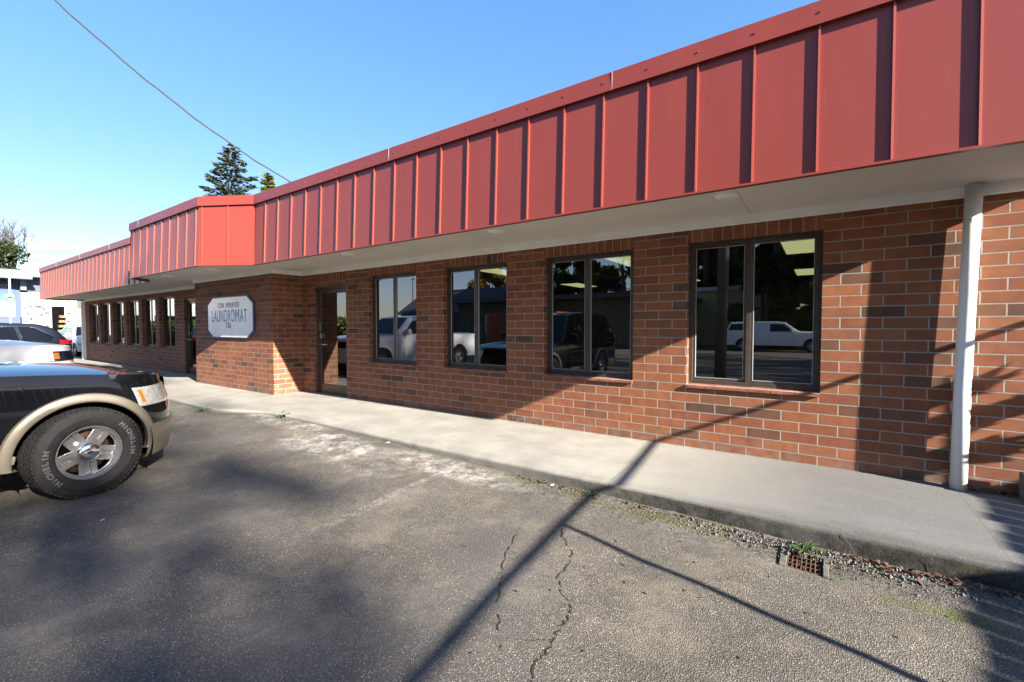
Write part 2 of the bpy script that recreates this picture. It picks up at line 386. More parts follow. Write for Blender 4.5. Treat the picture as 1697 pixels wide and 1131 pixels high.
def leafm(name,a,b,trans=.25):
    t=NT(name); c=t.coord(); geo=t.n('NewGeometry')
    n=t.noise(c,1.4,3,.6); rp=geo.outputs['Random Per Island']
    col=t.mix(rp,a,b); col=t.mix(t.math('MULTIPLY',t.sstep(n,.4,.7),.5),col,tuple(x*.6 for x in a))
    p=t.pbsdf(col,.6,0,None,.3)
    tl=t.n('BsdfTranslucent'); t.l(col,tl.inputs[0]); mx=t.n('MixShader'); mx.inputs[0].default_value=trans
    t.l(p.outputs[0],mx.inputs[1]); t.l(tl.outputs[0],mx.inputs[2]); t.l(mx.outputs[0],t.out.inputs[0]); return t.mat
M['fir']=leafm('fir needles',(.018,.032,.02),(.042,.06,.04),.1)
M['leaf_dark']=leafm('dark green leaves',(.02,.034,.01),(.05,.07,.022))
M['leaf_yel']=leafm('yellow green leaves',(.08,.10,.02),(.15,.15,.03))
M['leaf_gold']=leafm('golden autumn leaves',(.18,.12,.02),(.12,.10,.02))
M['leaf_hedge']=leafm('hedge leaves',(.07,.10,.018),(.12,.145,.03))
M['weed']=leafm('weed leaves',(.04,.085,.02),(.09,.16,.045))
M['dry_leaf']=leafm('dry fallen leaves',(.045,.024,.015),(.11,.055,.03),.1)
M['rust']=simple('rusty iron',(.11,.058,.036),.8,.3,var=.4,scale=40,bump=.4)
M['moss_conc']=simple('mossy concrete',(.085,.085,.068),.9,var=.35,scale=18,bump=.6)
M['stone']=simple('grey grit stones',(.085,.078,.068),.85,var=.35,scale=30)
M['wire']=simple('black cable',(.02,.02,.02),.6)
M['galv']=simple('galvanised pipe',(.45,.46,.47),.4,.8)
M['fence']=simple('weathered fence boards',(.22,.17,.12),.8,var=.25,scale=5,bump=.3)
M['sign_white']=simple('sign panel white',(.82,.84,.88),.35,var=.05,scale=2.5,coat=.2)
M['sign_blue']=simple('sign cabinet blue',(.045,.06,.17),.35,var=.15)
M['sign_red']=simple('sign lettering dull red',(.16,.055,.05),.5)
M['sign_letter']=simple('sign lettering faded blue',(.16,.26,.50),.5,var=.25,scale=7)
M['sign_black']=simple('sign numerals black',(.02,.02,.02),.5)

# ------------------------------------------------------------------ camera, light, sky
f=742.; th=math.atan(1069/f); pt=math.atan(22.5/f)
cam=bpy.data.cameras.new('camera'); co=bpy.data.objects.new('camera',cam); COL.objects.link(co)
fw0=Vector((-math.cos(th),math.sin(th),0)); rt=Vector((math.sin(th),math.cos(th),0)); up0=Vector((0,0,1))
fw=fw0*math.cos(pt)-up0*math.sin(pt); up=fw0*math.sin(pt)+up0*math.cos(pt)
co.matrix_world=Matrix(((rt.x,up.x,-fw.x,0),(rt.y,up.y,-fw.y,-5.16),(rt.z,up.z,-fw.z,1.32),(0,0,0,1)))
cam.sensor_width=36; cam.lens=f/1697*36; cam.clip_start=.05; cam.clip_end=3000
scn.camera=co
S=Vector((4.5,-1,2.05)).normalized()
sl=bpy.data.lights.new('sun','SUN'); sl.energy=5.0; sl.angle=R(.53); sl.color=(1,.93,.82)
so=bpy.data.objects.new('sun',sl); COL.objects.link(so); so.rotation_euler=S.to_track_quat('Z','Y').to_euler(); so.location=(30,-8,20)
w=bpy.data.worlds.new('World'); scn.world=w; w.use_nodes=True; nt=w.node_tree; nt.nodes.clear()
sky=nt.nodes.new('ShaderNodeTexSky'); sky.sky_type='NISHITA'; sky.sun_disc=False; sky.sun_elevation=math.asin(S.z)
sky.sun_rotation=math.atan2(S.x,S.y); sky.air_density=1.0; sky.dust_density=.6; sky.ozone_density=1.6; sky.altitude=50
bg=nt.nodes.new('ShaderNodeBackground'); bg.inputs[1].default_value=.112; wo=nt.nodes.new('ShaderNodeOutputWorld')
gm=nt.nodes.new('ShaderNodeGamma'); gm.inputs[1].default_value=.57; hsv=nt.nodes.new('ShaderNodeHueSaturation'); hsv.inputs['Saturation'].default_value=1.75
nt.links.new(sky.outputs[0],gm.inputs[0]); nt.links.new(gm.outputs[0],hsv.inputs['Color']); mu=nt.nodes.new('ShaderNodeMix'); mu.data_type='RGBA'; mu.blend_type='MULTIPLY'; mu.inputs[0].default_value=1; mu.inputs[7].default_value=(1,.92,1.04,1)
nt.links.new(hsv.outputs[0],mu.inputs[6]); nt.links.new(mu.outputs[2],bg.inputs[0]); nt.links.new(bg.outputs[0],wo.inputs[0])
scn.view_settings.view_transform='Standard'; scn.view_settings.look='None'; scn.view_settings.gamma=1
scn.view_settings.exposure=2.3
scn.render.engine='CYCLES'
scn.cycles.max_bounces=8; scn.cycles.transparent_max_bounces=12; scn.cycles.sample_clamp_indirect=6

# ------------------------------------------------------------------ ground
def sm(a,b,x): 
    q=min(1,max(0,(x-a)/(b-a))); return q*q*(3-2*q)
def gz(x,y):
    zc=-.085+(-.085)*sm(-6.5,.3,x)
    k=sm(-1.55,-3.2,y) if y<-1.55 else 0.0
    if y>-.9 or x<-27 or x>4: 
        zc=-.2
    z=zc+(-.2-zc)*k
    return z
def ring(c,step,far):
    return c
xs=[-1500,-600,-250,-120,-80,-60,-45,-36,-30,-27]+[-27+ .5*i for i in range(1,31)]+[-12+.15*i for i in range(1,40)]+[-6.15+.06*i for i in range(1,125)]+[1.5,1.8,2.2,2.8,3.4,4.0,4.1,6,9,14,22,35,60,120,250,600,1500]
ys=[-1500,-600,-250,-120,-60,-35,-22,-15,-11,-8.5,-7,-6.2]+[-6+.25*i for i in range(0,4)]+[-5+.06*i for i in range(0,69)]+[-.9,-.8,0,5,12,25,50,120,250,600,1500]
P=[]
hn=lambda x,y: .006*math.sin(3.1*x+1.7*y)*math.sin(2.3*y-1.1*x)+.004*math.sin(7.3*x-5*y)
dr=(-.075,-1.77)  # drain
for y in ys:
    row=[]
    for x in xs:
        z=gz(x,y)
        if -14<x<2 and -5.5<y<-1.5:
            z+=hn(x,y)*(1 if y<-2 else .8)
            d=math.hypot((x-dr[0])/.35,(y-dr[1])/.3); z-=.02*math.exp(-d*d)
        row.append((x,y,z))
    P.append(row)
def keepg(i,j):
    xc=(xs[j]+xs[j+1])/2; yc=(ys[i]+ys[i+1])/2
    return not (-.205<xc<.055 and -1.91<yc<-1.62)
g=MB().grid(P,0,True,keep=keepg); go=g.build('parking_lot_ground',M['asphalt']); tag(go,kind='structure')

# sidewalk slab
def yedge(x):
    if x>-7.35: return -1.5-.012*math.sin(1.3*x)
    if x>-8.3: return -1.5-(.38)*(-7.35-x)/.95
    if x>-14: return -1.88
    return -1.5
sx_=[-26.2,-24,-22,-20,-18,-16,-14.2,-14.0]+[-13.5+.5*i for i in range(10)]+[-8.3,-8.0,-7.7,-7.35]+[-7.2+.06*i for i in range(0,143)]+[1.43,2.2,3.0,3.95]
P=[]
for x in sx_:
    e=yedge(x); row=[]
    for y in [.3,0,-.2,-.4,-.6,-.8,-1.0,-1.2,-1.35]:
        yy=y if y>-1.2 else y+(e+1.5)*( .6 if y==-1.2 else .9)
        row.append((x,yy,-.035*max(0,-yy)/1.5))
    wob=.004*math.sin(9*x)
    j1=random.uniform(-.006,.006); j2=random.uniform(-.008,.008)
    row+= [(x,e+.03+j1,-.035),(x,e+.010+j1,-.039),(x,e+.001+j1*.6,-.050),(x,e-.002+j2,-.085),(x,e-.006-j2,-.13),(x,e+.004+j1,-.36)]
    P.append(row)
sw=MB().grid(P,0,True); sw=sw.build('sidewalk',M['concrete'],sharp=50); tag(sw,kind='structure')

# thin cracks in the asphalt
def crack(pts,wid,name):
    mb=MB(); rows=[]
    fine=[]
    for (a,b) in zip(pts[:-1],pts[1:]):
        for k in range(6):
            q=k/6; fine.append((a[0]+(b[0]-a[0])*q+random.uniform(-.012,.012),a[1]+(b[1]-a[1])*q+random.uniform(-.006,.006)))
    fine.append(pts[-1])
    for i,(x,y) in enumerate(fine):
        ww=wid*random.uniform(.35,1.2)*(.25 if i in(0,len(fine)-1) else 1)
        z=gz(x,y)+hn(x,y)+.004
        rows.append([(x-ww,y,z),(x+ww,y+random.uniform(-.004,.004),z)])
    sk=[random.random()<.16 for _ in rows]; mb.grid(rows,0,False,keep=lambda i,j: not sk[i]); o=mb.build(name,M['crack']); tag(o,kind='structure')
t=NT('crack fill'); c=t.coord(); n=t.noise(c,16,4,.7); t.pbsdf(t.mix(t.sstep(n,.48,.62),(.030,.028,.026),(.045,.055,.012)),.95,0,t.bump(n,.5,.004),.1); M['crack']=t.mat
crack([(-1.83,-2.40),(-1.80,-2.5),(-1.72,-2.72),(-1.65,-2.88),(-1.55,-3.05),(-1.45,-3.2),(-1.30,-3.4),(-1.18,-3.55)],.0035,'asphalt_crack')
crack([(-1.57,-2.25),(-1.50,-2.36),(-1.36,-2.5),(-1.30,-2.64),(-1.30,-2.80),(-1.2,-2.92),(-1.08,-3.03),(-1.06,-3.12),(-1.06,-3.21),(-1.05,-3.3),(-1.03,-3.4),(-1.04,-3.5),(-.97,-3.6)],.0055,'asphalt_crack')
crack([(-1.05,-3.3),(-1.12,-3.36),(-1.2,-3.4)],.003,'asphalt_crack')

# ------------------------------------------------------------------ brick building
B=empty('brick_building',(-12,0,0))
tag(B,'long single storey red brick laundromat building with a red metal fascia','building')
B.location=(0,0,0)
ZH=2.25; ZS=.70; ZT=2.47
W0=-.012
wins=[(W0-1.2192-1.8288*k, W0-1.8288*k) for k in range(4)]
lw=[(-15.64-1.2192-1.524*k,-15.64-1.524*k) for k in range(6)]
doors=[(-8.446,-7.39),(-14.94,-13.9)]
XE=1.43; XL=-25.0; PX0,PX1,PD=-12.5,-8.87,-.61
ops=sorted([(a,b,ZS) for a,b in wins+lw]+[(a,b,-.02) for a,b in doors])
wall=MB(); T=.22
def wbox(x0,x1,z0,z1,mi=0): wall.box(x0,x1,0,T,z0,z1,mi)
edges=[XL]
for a,b,zs in ops: edges+=[a,b]
edges.append(XE)
for i in range(0,len(edges),2):
    a,b=edges[i],edges[i+1]
    if a<PX0<b or a<PX1<b:
        if a<PX0: wbox(a,PX0+.1,-.3,2.6)
        if b>PX1: wbox(PX1-.1,b,-.3,2.6)
    else: wbox(a,b,-.3,2.6)
for a,b,zs in ops:
    if zs>0: wbox(a,b,-.3,ZS-.035)
    top=ZH if zs>0 else 2.13
    wbox(a,b,top,2.6,1)
wall.box(PX0,PX1,PD,-.002,-.3,2.6,0)
wall.box(XE-.22,XE,T,8.8,-.3,2.6,0); wall.box(XL,XL+.22,T,8.8,-.3,2.6,0); wall.box(XL,XE,8.8,9.0,-.3,2.6,0)
wall.build('wall',[M['brick'],M['soldier']],B)
# white trim under the soffit
tr=MB()
tr.box(PX1+.03,XE+.03,-.032,0.0,2.380,ZT); tr.box(PX1,PX1+.032,PD-.032,0,2.3795,ZT)
tr.box(PX0-.032,PX1,PD-.032,PD,2.3795,ZT); tr.box(PX0-.032,PX0,PD,0,2.380,ZT); tr.box(XL-.03,PX0-.034,-.032,0,2.380,ZT)
tr.box(XE,XE+.03,0,8.8,2.380,ZT)
tr.build('trim_board',M['trim'],B,bevel=.003)
# soffit
FY=-1.26; BY=-1.77; ZB=2.415; ZTOP=3.64; FXE=1.44
sf=MB(); pl=[(FXE,FY),(-8.2,FY),(-9.15,BY),(-12.8,BY),(-13.35,FY),(-25.3,FY)]
b=[(x,y+.015,ZT) for x,y in pl]+[(-25.3,0.1,ZT),(FXE,0.1,ZT)]
top=[(x,y,z+.03) for x,y,z in b]
n_=len(b)
sf.add(b+top,[tuple(range(n_)),tuple(range(n_,2*n_))]+[(i,(i+1)%n_,n_+(i+1)%n_,n_+i) for i in range(n_)])
sf.build('soffit',M['soffit'],B)
# fascia
fa=MB(); cap=MB(); CB=3.475
def frun(A,Bp,ribs,lip=True):
    A=Vector((*A,0)); Bq=Vector((*Bp,0)); d=(Bq-A); L=d.length; d.normalize(); nrm=Vector((d.y,-d.x,0))
    # outward normal = toward -y
    if nrm.y>0: nrm=-nrm
    sl=.05
    def pt(s,z,o=0): return A+d*s+nrm*(o-sl*(z-ZB)/(ZTOP-ZB))+Vector((0,0,z))
    n=max(2,int(L/.2)); 
    fa.grid([[pt(L*i/n,z) for i in range(n+1)] for z in (ZB,2.8,3.2,CB+.02)],0,False)
    fa.grid([[pt(L*i/n,z,-.02) for i in range(n+1)] for z in (ZB,2.8,3.2,CB+.02)],0,False)
    # drip lip
    fa.add([pt(0,ZB-.004,.022),pt(L,ZB-.004,.022),pt(L,ZB+.012,.022),pt(0,ZB+.012,.022),pt(0,ZB-.004,-.03),pt(L,ZB-.004,-.03),pt(L,ZB+.012,-.0),pt(0,ZB+.012,-.0)],[(0,1,2,3),(0,4,5,1),(3,2,6,7),(0,3,7,4),(1,5,6,2)])
    for s in ribs:
        w=.008; h=.020
        w=.0075; a=[pt(s-w,ZB+.012,0),pt(s+w,ZB+.012,0),pt(s+w*.8,ZB+.012,h),pt(s-w,ZB+.012,h*.88)]
        c=[pt(s-w,CB,0),pt(s+w,CB,0),pt(s+w*.8,CB,h),pt(s-w,CB,h*.88)]
        fa.add(a+c,[(0,1,2,3),(3,2,6,7),(1,5,6,2),(0,3,7,4)])
    o=.036
    q=[pt(-.0,CB,o),pt(L,CB,o),pt(L,ZTOP,o),pt(0,ZTOP,o),pt(0,CB,-.0),pt(L,CB,-.0),pt(L,ZTOP,-.15),pt(0,ZTOP,-.15)]
    cap.add(q,[(0,1,2,3),(0,4,5,1),(3,2,6,7),(0,3,7,4),(1,5,6,2)])
    for s in ribs:   # screw heads
        p=pt(s,3.56,o+.002); 
        for k in range(1): cap.obox(p,d,nrm,(0,0,1),.006,.004,.006)
    # joint covers
    k=3.05
    while k<L-.5:
        p=pt(k,(CB+ZTOP)/2,o+.0015); cap.obox(p,d,nrm,(0,0,1),.002,.002,(ZTOP-CB)/2-.001,1); k+=3.05
P1,P2,P3,P4,P5,P6=pl
mr=[]; x=-7.842
L1=P1[0]-P2[0]
k=0
mainribs=[]
x=-7.842
while x<FXE-.05: mainribs.append(P1[0]-x); x+=.4098
frun(P1,P2,mainribs)
Lc=math.hypot(P2[0]-P3[0],P2[1]-P3[1]); frun(P2,P3,[Lc*.47,Lc-.07])
frun(P3,P4,[.12+.4095*i for i in range(9)])
frun(P4,P5,[.15,.55])
frun(P5,P6,[.2+.4095*i for i in range(29)])
frun((FXE,8.9),P1,[.4098*i+.3 for i in range(24)]) if False else None
# end returns
for xx,sg in ((FXE,1),(-25.3,-1)):
    fa.box(min(xx,xx-sg*.012),max(xx,xx-sg*.012),FY+.03,9.2,ZB,3.47); cap.box(min(xx-sg*.02,xx+sg*.03),max(xx-sg*.02,xx+sg*.03),FY+.05,9.2,CB,ZTOP)
fa.build('fascia',M['red'],B); cap.build('cap_flashing',[M['red'],M['gasket']],B)
rf=MB(); zr=3.5
b=[(x,y+.08,zr) for x,y in pl]+[(-25.3,9.2,zr),(FXE,9.2,zr)]; top=[(x,y,z+.05) for x,y,z in b]
rf.add(b+top,[tuple(range(n_)),tuple(range(n_,2*n_))]+[(i,(i+1)%n_,n_+(i+1)%n_,n_+i) for i in range(n_)])
M['roofing']=simple('grey roll roofing',(.2,.2,.2),.9); rf.build('roof',M['roofing'],B)
# little roof vents peeping over the box
rv=MB(); rv.tube([(-14.2,2.5,3.5),(-14.2,2.5,4.28)],.11,12); rv.build('vent_pipe',M['white_paint'],B)
# support post
po=MB(); 
po.tube([(.932,-.098,-.01),(.940,-.094,.8),(.955,-.088,1.6),(.975,-.082,ZT)],.053,28)
po.build('support_post',M['post'],B)
pc=MB().box(-25.12,-24.98,-.12,-.002,-.1,ZT-.08); pc.build('end_post',M['trim'],B,bevel=.004)
# downlights
M['lampdisc']=simple('lamp diffuser off',(.85,.85,.85),.4); 
for x,y in [(-.705,-.86),(-3.22,-.855),(-6.1,-.86),(-9.9,-1.25),(-12.0,-1.3),(-17,-.8),(-21,-.8)]:
    d=MB(); d.lathe([(ZT-.018,.066),(ZT-.020,.078),(ZT-.014,.092),(ZT-.0005,.10)],28,0,'z'); o=MB(); 
    dd=d.build('downlight',M['trim'],B,loc=(x,y,0)); q=MB().lathe([(ZT-.016,0.),(ZT-.016,.066)],24,0,'z'); q.build('lens',M['lampdisc'],dd)
# windows
def window(a,b,bead):
    y0=.082; fw_=.042; m=MB(); 
    m.box(a,a+fw_,y0,y0+.09,ZS,ZH); m.box(b-fw_,b,y0,y0+.09,ZS,ZH); m.box(a+fw_,b-fw_,y0,y0+.09,ZS,ZS+fw_); m.box(a+fw_,b-fw_,y0,y0+.09,ZH-fw_,ZH)
    mid=(a+b)/2-.02
    m.box(mid-.022,mid+.022,y0+.004,y0+.085,ZS+fw_,ZH-fw_)
    fr=m.build('window',M['bronze'],B,bevel=.003)
    for k,(u0,u1,yy) in enumerate(((a+fw_,mid-.022,y0+.034),(mid+.022,b-fw_,y0+.018))):
        z0,z1=ZS+fw_,ZH-fw_; s=.022
        q=MB(); q.box(u0,u0+s,yy-.012,yy+.02,z0,z1);q.box(u1-s,u1,yy-.012,yy+.02,z0,z1);q.box(u0+s,u1-s,yy-.012,yy+.02,z0,z0+s);q.box(u0+s,u1-s,yy-.012,yy+.02,z1-s,z1)
        sa=q.build('sash',M['bronze'],fr,bevel=.002)
        if bead:
            q=MB(); e=.005; g0=u0+s; g1=u1-s; q.box(g0,g0+e,yy-.014,yy+.004,z0+s,z1-s);q.box(g1-e,g1,yy-.014,yy+.004,z0+s,z1-s);q.box(g0+e,g1-e,yy-.014,yy+.004,z0+s,z0+s+e);q.box(g0+e,g1-e,yy-.014,yy+.004,z1-s-e,z1-s)
            q.build('glazing_bead',M['gasket'],fr)
        q=MB(); q.add([(u0+s,yy,z0+s),(u1-s,yy,z0+s),(u1-s,yy,z1-s),(u0+s,yy,z1-s)],[(0,1,2,3)]); q.build('pane',M['glass'],fr)
    q=MB(); n=6; L=(b-a)/n
    for i in range(n):
        x0=a+i*L+(.004 if i else .001); x1=a+(i+1)*L-(.004 if i<n-1 else .001)
        v=[(x0,y0,ZS+.0),(x1,y0,ZS+.0),(x1,-.028,ZS-.012),(x0,-.028,ZS-.012),(x0,y0,ZS-.035),(x1,y0,ZS-.035),(x1,-.028,ZS-.040),(x0,-.028,ZS-.040)]
        q.add(v,[(0,1,2,3),(4,7,6,5),(3,2,6,7),(0,3,7,4),(1,5,6,2),(0,4,5,1)])
    q.box(a+.002,b-.002,-.018,y0-.001,ZS-.036,ZS-.008,1)
    q.build('sill',[M['sillbrick'],M['mortar']],fr)
M['sillbrick']=simple('sill brick',(.20,.078,.044),.8,var=.3,scale=9,bump=.3); M['mortar']=simple('mortar',(.30,.28,.25),.95,bump=.3)
for a,b in wins: window(a,b,True)
for a,b in lw: window(a,b,False)
for (a,b),z0 in zip(doors,(-.005,-.005)):
    m=MB(); y0=.05; fw_=.05; H=2.13
    m.box(a,a+fw_,y0,y0+.11,z0,H); m.box(b-fw_,b,y0,y0+.11,z0,H); m.box(a+fw_,b-fw_,y0,y0+.11,H-fw_,H); m.box(a+fw_,b-fw_,y0+.01,y0+.10,z0,z0+.02)
    fr=m.build('door',M['bronze'],B,bevel=.003)
    a2,b2=a+fw_+.004,b-fw_-.004; st=.06; yy=y0+.03
    q=MB(); q.box(a2,a2+st,yy,yy+.045,z0+.025,H-fw_-.004); q.box(b2-st,b2,yy,yy+.045,z0+.025,H-fw_-.004); q.box(a2+st,b2-st,yy,yy+.045,z0+.025,z0+.19); q.box(a2+st,b2-st,yy,yy+.045,H-fw_-.084,H-fw_-.004)
    q.build('door_leaf',M['bronze'],fr,bevel=.002)
    q=MB(); q.add([(a2+st,yy+.02,z0+.19),(b2-st,yy+.02,z0+.19),(b2-st,yy+.02,H-fw_-.084),(a2+st,yy+.02,H-fw_-.084)],[(0,1,2,3)]); q.build('pane',M['glass'],fr)
    q=MB(); xh=a2+.05; q.tube([(xh,yy,.98),(xh,yy-.05,.98),(xh+.22,yy-.05,.98),(xh+.22,yy-.0,.98)],.011,8); q.box(xh-.02,xh+.03,yy-.012,yy,1.10,1.2)
    q.build('handle',M['alu'],fr)
    q=MB(); q.box(a2+.012,a2+.034,yy-.006,yy,1.25,1.42); q.build('lock_plate',M['alu'],fr)
# interior
M['int_wall']=simple('interior wall',(.16,.15,.13),.9); M['int_floor']=simple('interior carpet',(.07,.065,.06),.95); M['int_ceil']=simple('ceiling tiles',(.26,.25,.22),.9)
q=MB(); q.add([(-25,T,0),(XE-.22,T,0),(XE-.22,8.8,0),(-25,8.8,0)],[(0,1,2,3)]); q.build('interior_floor',M['int_floor'],B)
q=MB(); q.box(XL+.2,XE-.2,T-.02,8.8,2.6,2.66); q.build('ceiling',M['int_ceil'],B)
q=MB(); q.box(-9.6,-9.4,T+.001,8.8,0.002,2.6); q.box(XL+.22,XE-.22,8.6,8.78,.002,2.6); q.box(-9.4,-9.0,T+.001,T+.1,.002,2.6); q.build('partition_wall',M['int_wall'],B)
M['troffer']=simple('lit ceiling panel',(.8,.8,.6),.5,emit=(.85,.86,.42),estr=.33)
for x in (-.25,-3.0,-6.0):
    for y in (3.2,7.0):
        q=MB(); q.box(x-.31,x+.31,y-.68,y+.68,2.575,2.598); pp=q.build('ceiling_light',M['trim'],B); r_=MB().box(x-.28,x+.28,y-.65,y+.65,2.568,2.5745); r_.build('diffuser',M['troffer'],pp)

# ------------------------------------------------------------------ text helper
def text_mesh(s,size,mat,name,parent,loc,rot,extrude=.002,sx=1.0,outline=0,align='CENTER',bold=0,spacing=1.0):
    cu=bpy.data.curves.new(name,'FONT'); cu.body=s; cu.size=size; cu.extrude=extrude; cu.align_x=align; cu.align_y='CENTER'
    cu.offset=bold; cu.space_character=spacing
    if outline: cu.fill_mode='NONE'; cu.bevel_depth=outline; cu.extrude=0; cu.bevel_resolution=0
    o=bpy.data.objects.new(name,cu); COL.objects.link(o)
    dg=bpy.context.evaluated_depsgraph_get(); me=bpy.data.meshes.new_from_object(o.evaluated_get(dg))
    bpy.data.objects.remove(o); me.materials.clear(); me.materials.append(mat)
    n=bpy.data.objects.new(name,me); link(n,parent); n.location=loc; n.rotation_euler=rot; n.scale=(sx,1,1)
    return n
# laundromat sign on the pier
SG=empty('wall_sign',(-10.63,-.61,1.54)); tag(SG,'white octagonal coin operated laundromat sign with a blue edge on the brick pier','sign')
def octa(hw,hh,cx,cz,y): return [(-hw+cx,y,-hh),(hw-cx,y,-hh),(hw,y,-hh+cz),(hw,y,hh-cz),(hw-cx,y,hh),(-hw+cx,y,hh),(-hw,y,hh-cz),(-hw,y,-hh+cz)]
def prism(pa,pb,mi=0):
    n=len(pa); return pa+pb,[tuple(range(n)),tuple(range(n,2*n))]+[(i,(i+1)%n,n+(i+1)%n,n+i) for i in range(n)]
q=MB(); q.add(*prism(octa(1.07,.455,.26,.16,-.003),octa(1.07,.455,.26,.16,-.040))); q.build('cabinet',M['sign_blue'],SG,bevel=.006)
q=MB(); q.add(*prism(octa(1.035,.43,.255,.155,-.039),octa(1.035,.43,.255,.155,-.046))); 
q.build('panel',M['sign_white'],SG)
for xx in(-.72,.72):
    for zz in(-.35,.35): q=MB(); q.tube([(xx,-.046,zz),(xx,-.050,zz)],.013,10); q.build('screw',M['alu'],SG)
ROT=(R(90),0,0)
def fit_text(body,mat,w_,h_,x,z,bold=0):
    o=text_mesh(body,.3,mat,'lettering',SG,(0,0,0),ROT,.001,1,bold=bold,spacing=1.12)
    co_=np.array([v.co[:] for v in o.data.vertices]); lo,hi=co_.min(0),co_.max(0)
    o.data.transform(Matrix.Translation((-(lo[0]+hi[0])/2,-(lo[1]+hi[1])/2,0))); o.data.transform(Matrix.Diagonal((w_/(hi[0]-lo[0]),h_/(hi[1]-lo[1]),1,1)))
    o.location=(x,-.0475,z)
fit_text('COIN',M['sign_red'],.29,.11,-.385,.265,.002)
fit_text('OPERATED',M['sign_red'],.64,.11,.15,.265,.002)
fit_text('LAUNDRO',M['sign_letter'],1.09,.27,-.295,.035,.003)
fit_text('AT',M['sign_letter'],.30,.27,.655,.035,.003)
ml=.185; mh=.135; st_=.036   # the letter M, drawn as one outline
mp=[(0,-mh),(st_,-mh),(st_,mh*.42),(ml/2,-mh*.45),(ml-st_,mh*.42),(ml-st_,-mh),(ml,-mh),(ml,mh),(ml-st_*1.1,mh),(ml/2,mh*.02),(st_*1.1,mh),(0,mh)]
q=MB(); 
for poly in ((0,1,2,10,11),(2,3,9,10),(3,4,8,9),(4,5,6,7,8)):
    q.add([(mp[i][0],0,mp[i][1]) for i in poly],[tuple(range(len(poly)))])
mo_=q.build('lettering',M['sign_letter'],SG); mo_.location=(.292,-.0485,.035)
fit_text('726',M['sign_black'],.23,.12,-.03,-.172,.003)

# ------------------------------------------------------------------ vehicles
def make_tyre(rad,wd,lettering=None):
    mb=MB(); hw=wd/2; ri=rad*.605
    prof=[(-hw*.9,ri),(-hw*1.02,ri+.03),(-hw*1.06,(ri+rad)/2),(-hw*.98,rad-.035),(-hw*.86,rad-.010),(-hw*.7,rad),(-hw*.3,rad+.002),(hw*.3,rad+.002),(hw*.7,rad),(hw*.86,rad-.010),(hw*.98,rad-.035),(hw*1.04,rad-.075),(hw*1.06,(ri+rad)/2),(hw*1.02,ri+.03),(hw*.92,ri+.006),(hw*.84,ri-.004)]
    mb.lathe(prof,72,0)
    # tread blocks
    n=64
    for k in range(n):
        q=2*math.pi*k/n
        for lane,(c0,w_) in enumerate(((-.72,.17),(-.32,.16),(.05,.15),(.4,.14),(.76,.17))):
            qq=q+(lane%2)*math.pi/n
            cy,sy=math.cos(qq),math.sin(qq); ty=(-sy,cy)
            L=math.pi*rad/n*.72
            rr=rad-.002 if abs(c0)<.6 else rad-.006
            mb.obox((c0*hw,rr*cy,rr*sy),(1,0,0),(0,-sy,cy),(0,cy,sy),w_*hw,L,.008)
    return mb
def arc_text(s,r,a0,step,x,parent,h=.045):
    # letters placed round the sidewall, as seen from +x ; angle measured in the y-z plane
    for i,ch in enumerate(s):
        a=a0-step*i
        y=r*math.cos(a); z=r*math.sin(a)
        # basis: up = radial outwards, right = clockwise seen from +x
        upv=Vector((0,math.cos(a),math.sin(a))); rgt=upv.cross(Vector((1,0,0))); rgt=-rgt if rgt.dot(Vector((0,math.sin(a),-math.cos(a))))<0 else rgt
        o=text_mesh(ch,h,M['letter'],'letter',parent,(x,y,z),(0,0,0),0,1.0,outline=.0007,bold=.001)
        nrm=rgt.cross(upv)
        m=Matrix(((rgt.x*1.15,upv.x,nrm.x,x),(rgt.y*1.15,upv.y,nrm.y,y),(rgt.z*1.15,upv.z,nrm.z,z),(0,0,0,1)))
        me=o.data; 
        me.transform(m); o.location=(0,0,0); o.scale=(1,1,1)
        yield o
def join_meshes(objs,name,mat,parent):
    bm=bmesh.new()
    for o in objs:
        bm.from_mesh(o.data)
    me=bpy.data.meshes.new(name); bm.to_mesh(me); bm.free(); me.materials.clear(); me.materials.append(mat)
    for o in objs: bpy.data.objects.remove(o)
    n=bpy.data.objects.new(name,me); link(n,parent); return n
def make_rim(rad,hw,spokes=5,detailed=True):
    R0=rad*.605; P=[]; nt_=360 if detailed else 120; rs=[.0,.04,.06,.072,.08,.088,.097,.106,.115,.124,.133,.142,.151,.16,.168,.176,.183,.19,.196]; sc=R0/.215
    rs=[r*sc for r in rs]+[R0*.93,R0*.955,R0*.965,R0*.99,R0*1.0]
    def prof(r,a):
        q=r/R0
        s=(a*spokes/(2*math.pi))%1; ds=abs(s-.5)*2  # 1 at spoke centre edges? spoke centre at s=0
        sp=1-ds   # distance from opening centre
        base=hw*.60 - .030*math.sin(min(1,q)*math.pi*.9) 
        dsp=min(s,1-s) # 0 at spoke centre
        w=dsp*2*math.pi*r/spokes
        if .45<q<.88 and w<.016*sc: base-=.014*min(1,(q-.45)/.06,(.88-q)/.04)
        if q>.9: base=hw*.62
        if .945<q<.96: base=hw*.68
        if q>=.96: base=hw*.86
        return base
    def opening(r,a):
        q=r/R0; s=(a*spokes/(2*math.pi))%1; d=abs(s-.5)
        w=d*2*math.pi*r/spokes
        if q<.46 or q>.86: return False
        edge=(q-.40)*.95*R0+.010*sc
        edge=min(edge,math.pi*r/spokes-.060*sc)
        # round the outer corners
        if q>.8: edge*=math.sqrt(max(0,1-((q-.8)/.105)**2))*.35+.65
        return w<edge
    for k in range(nt_+1):
        a=2*math.pi*k/nt_; P.append([(prof(r,a),r*math.cos(a),r*math.sin(a)) for r in rs])
    mb=MB(); mb.grid(P,0,True,keep=lambda i,j: not opening((rs[j]+rs[j+1])/2,2*math.pi*(i+.5)/nt_))
    return mb,R0
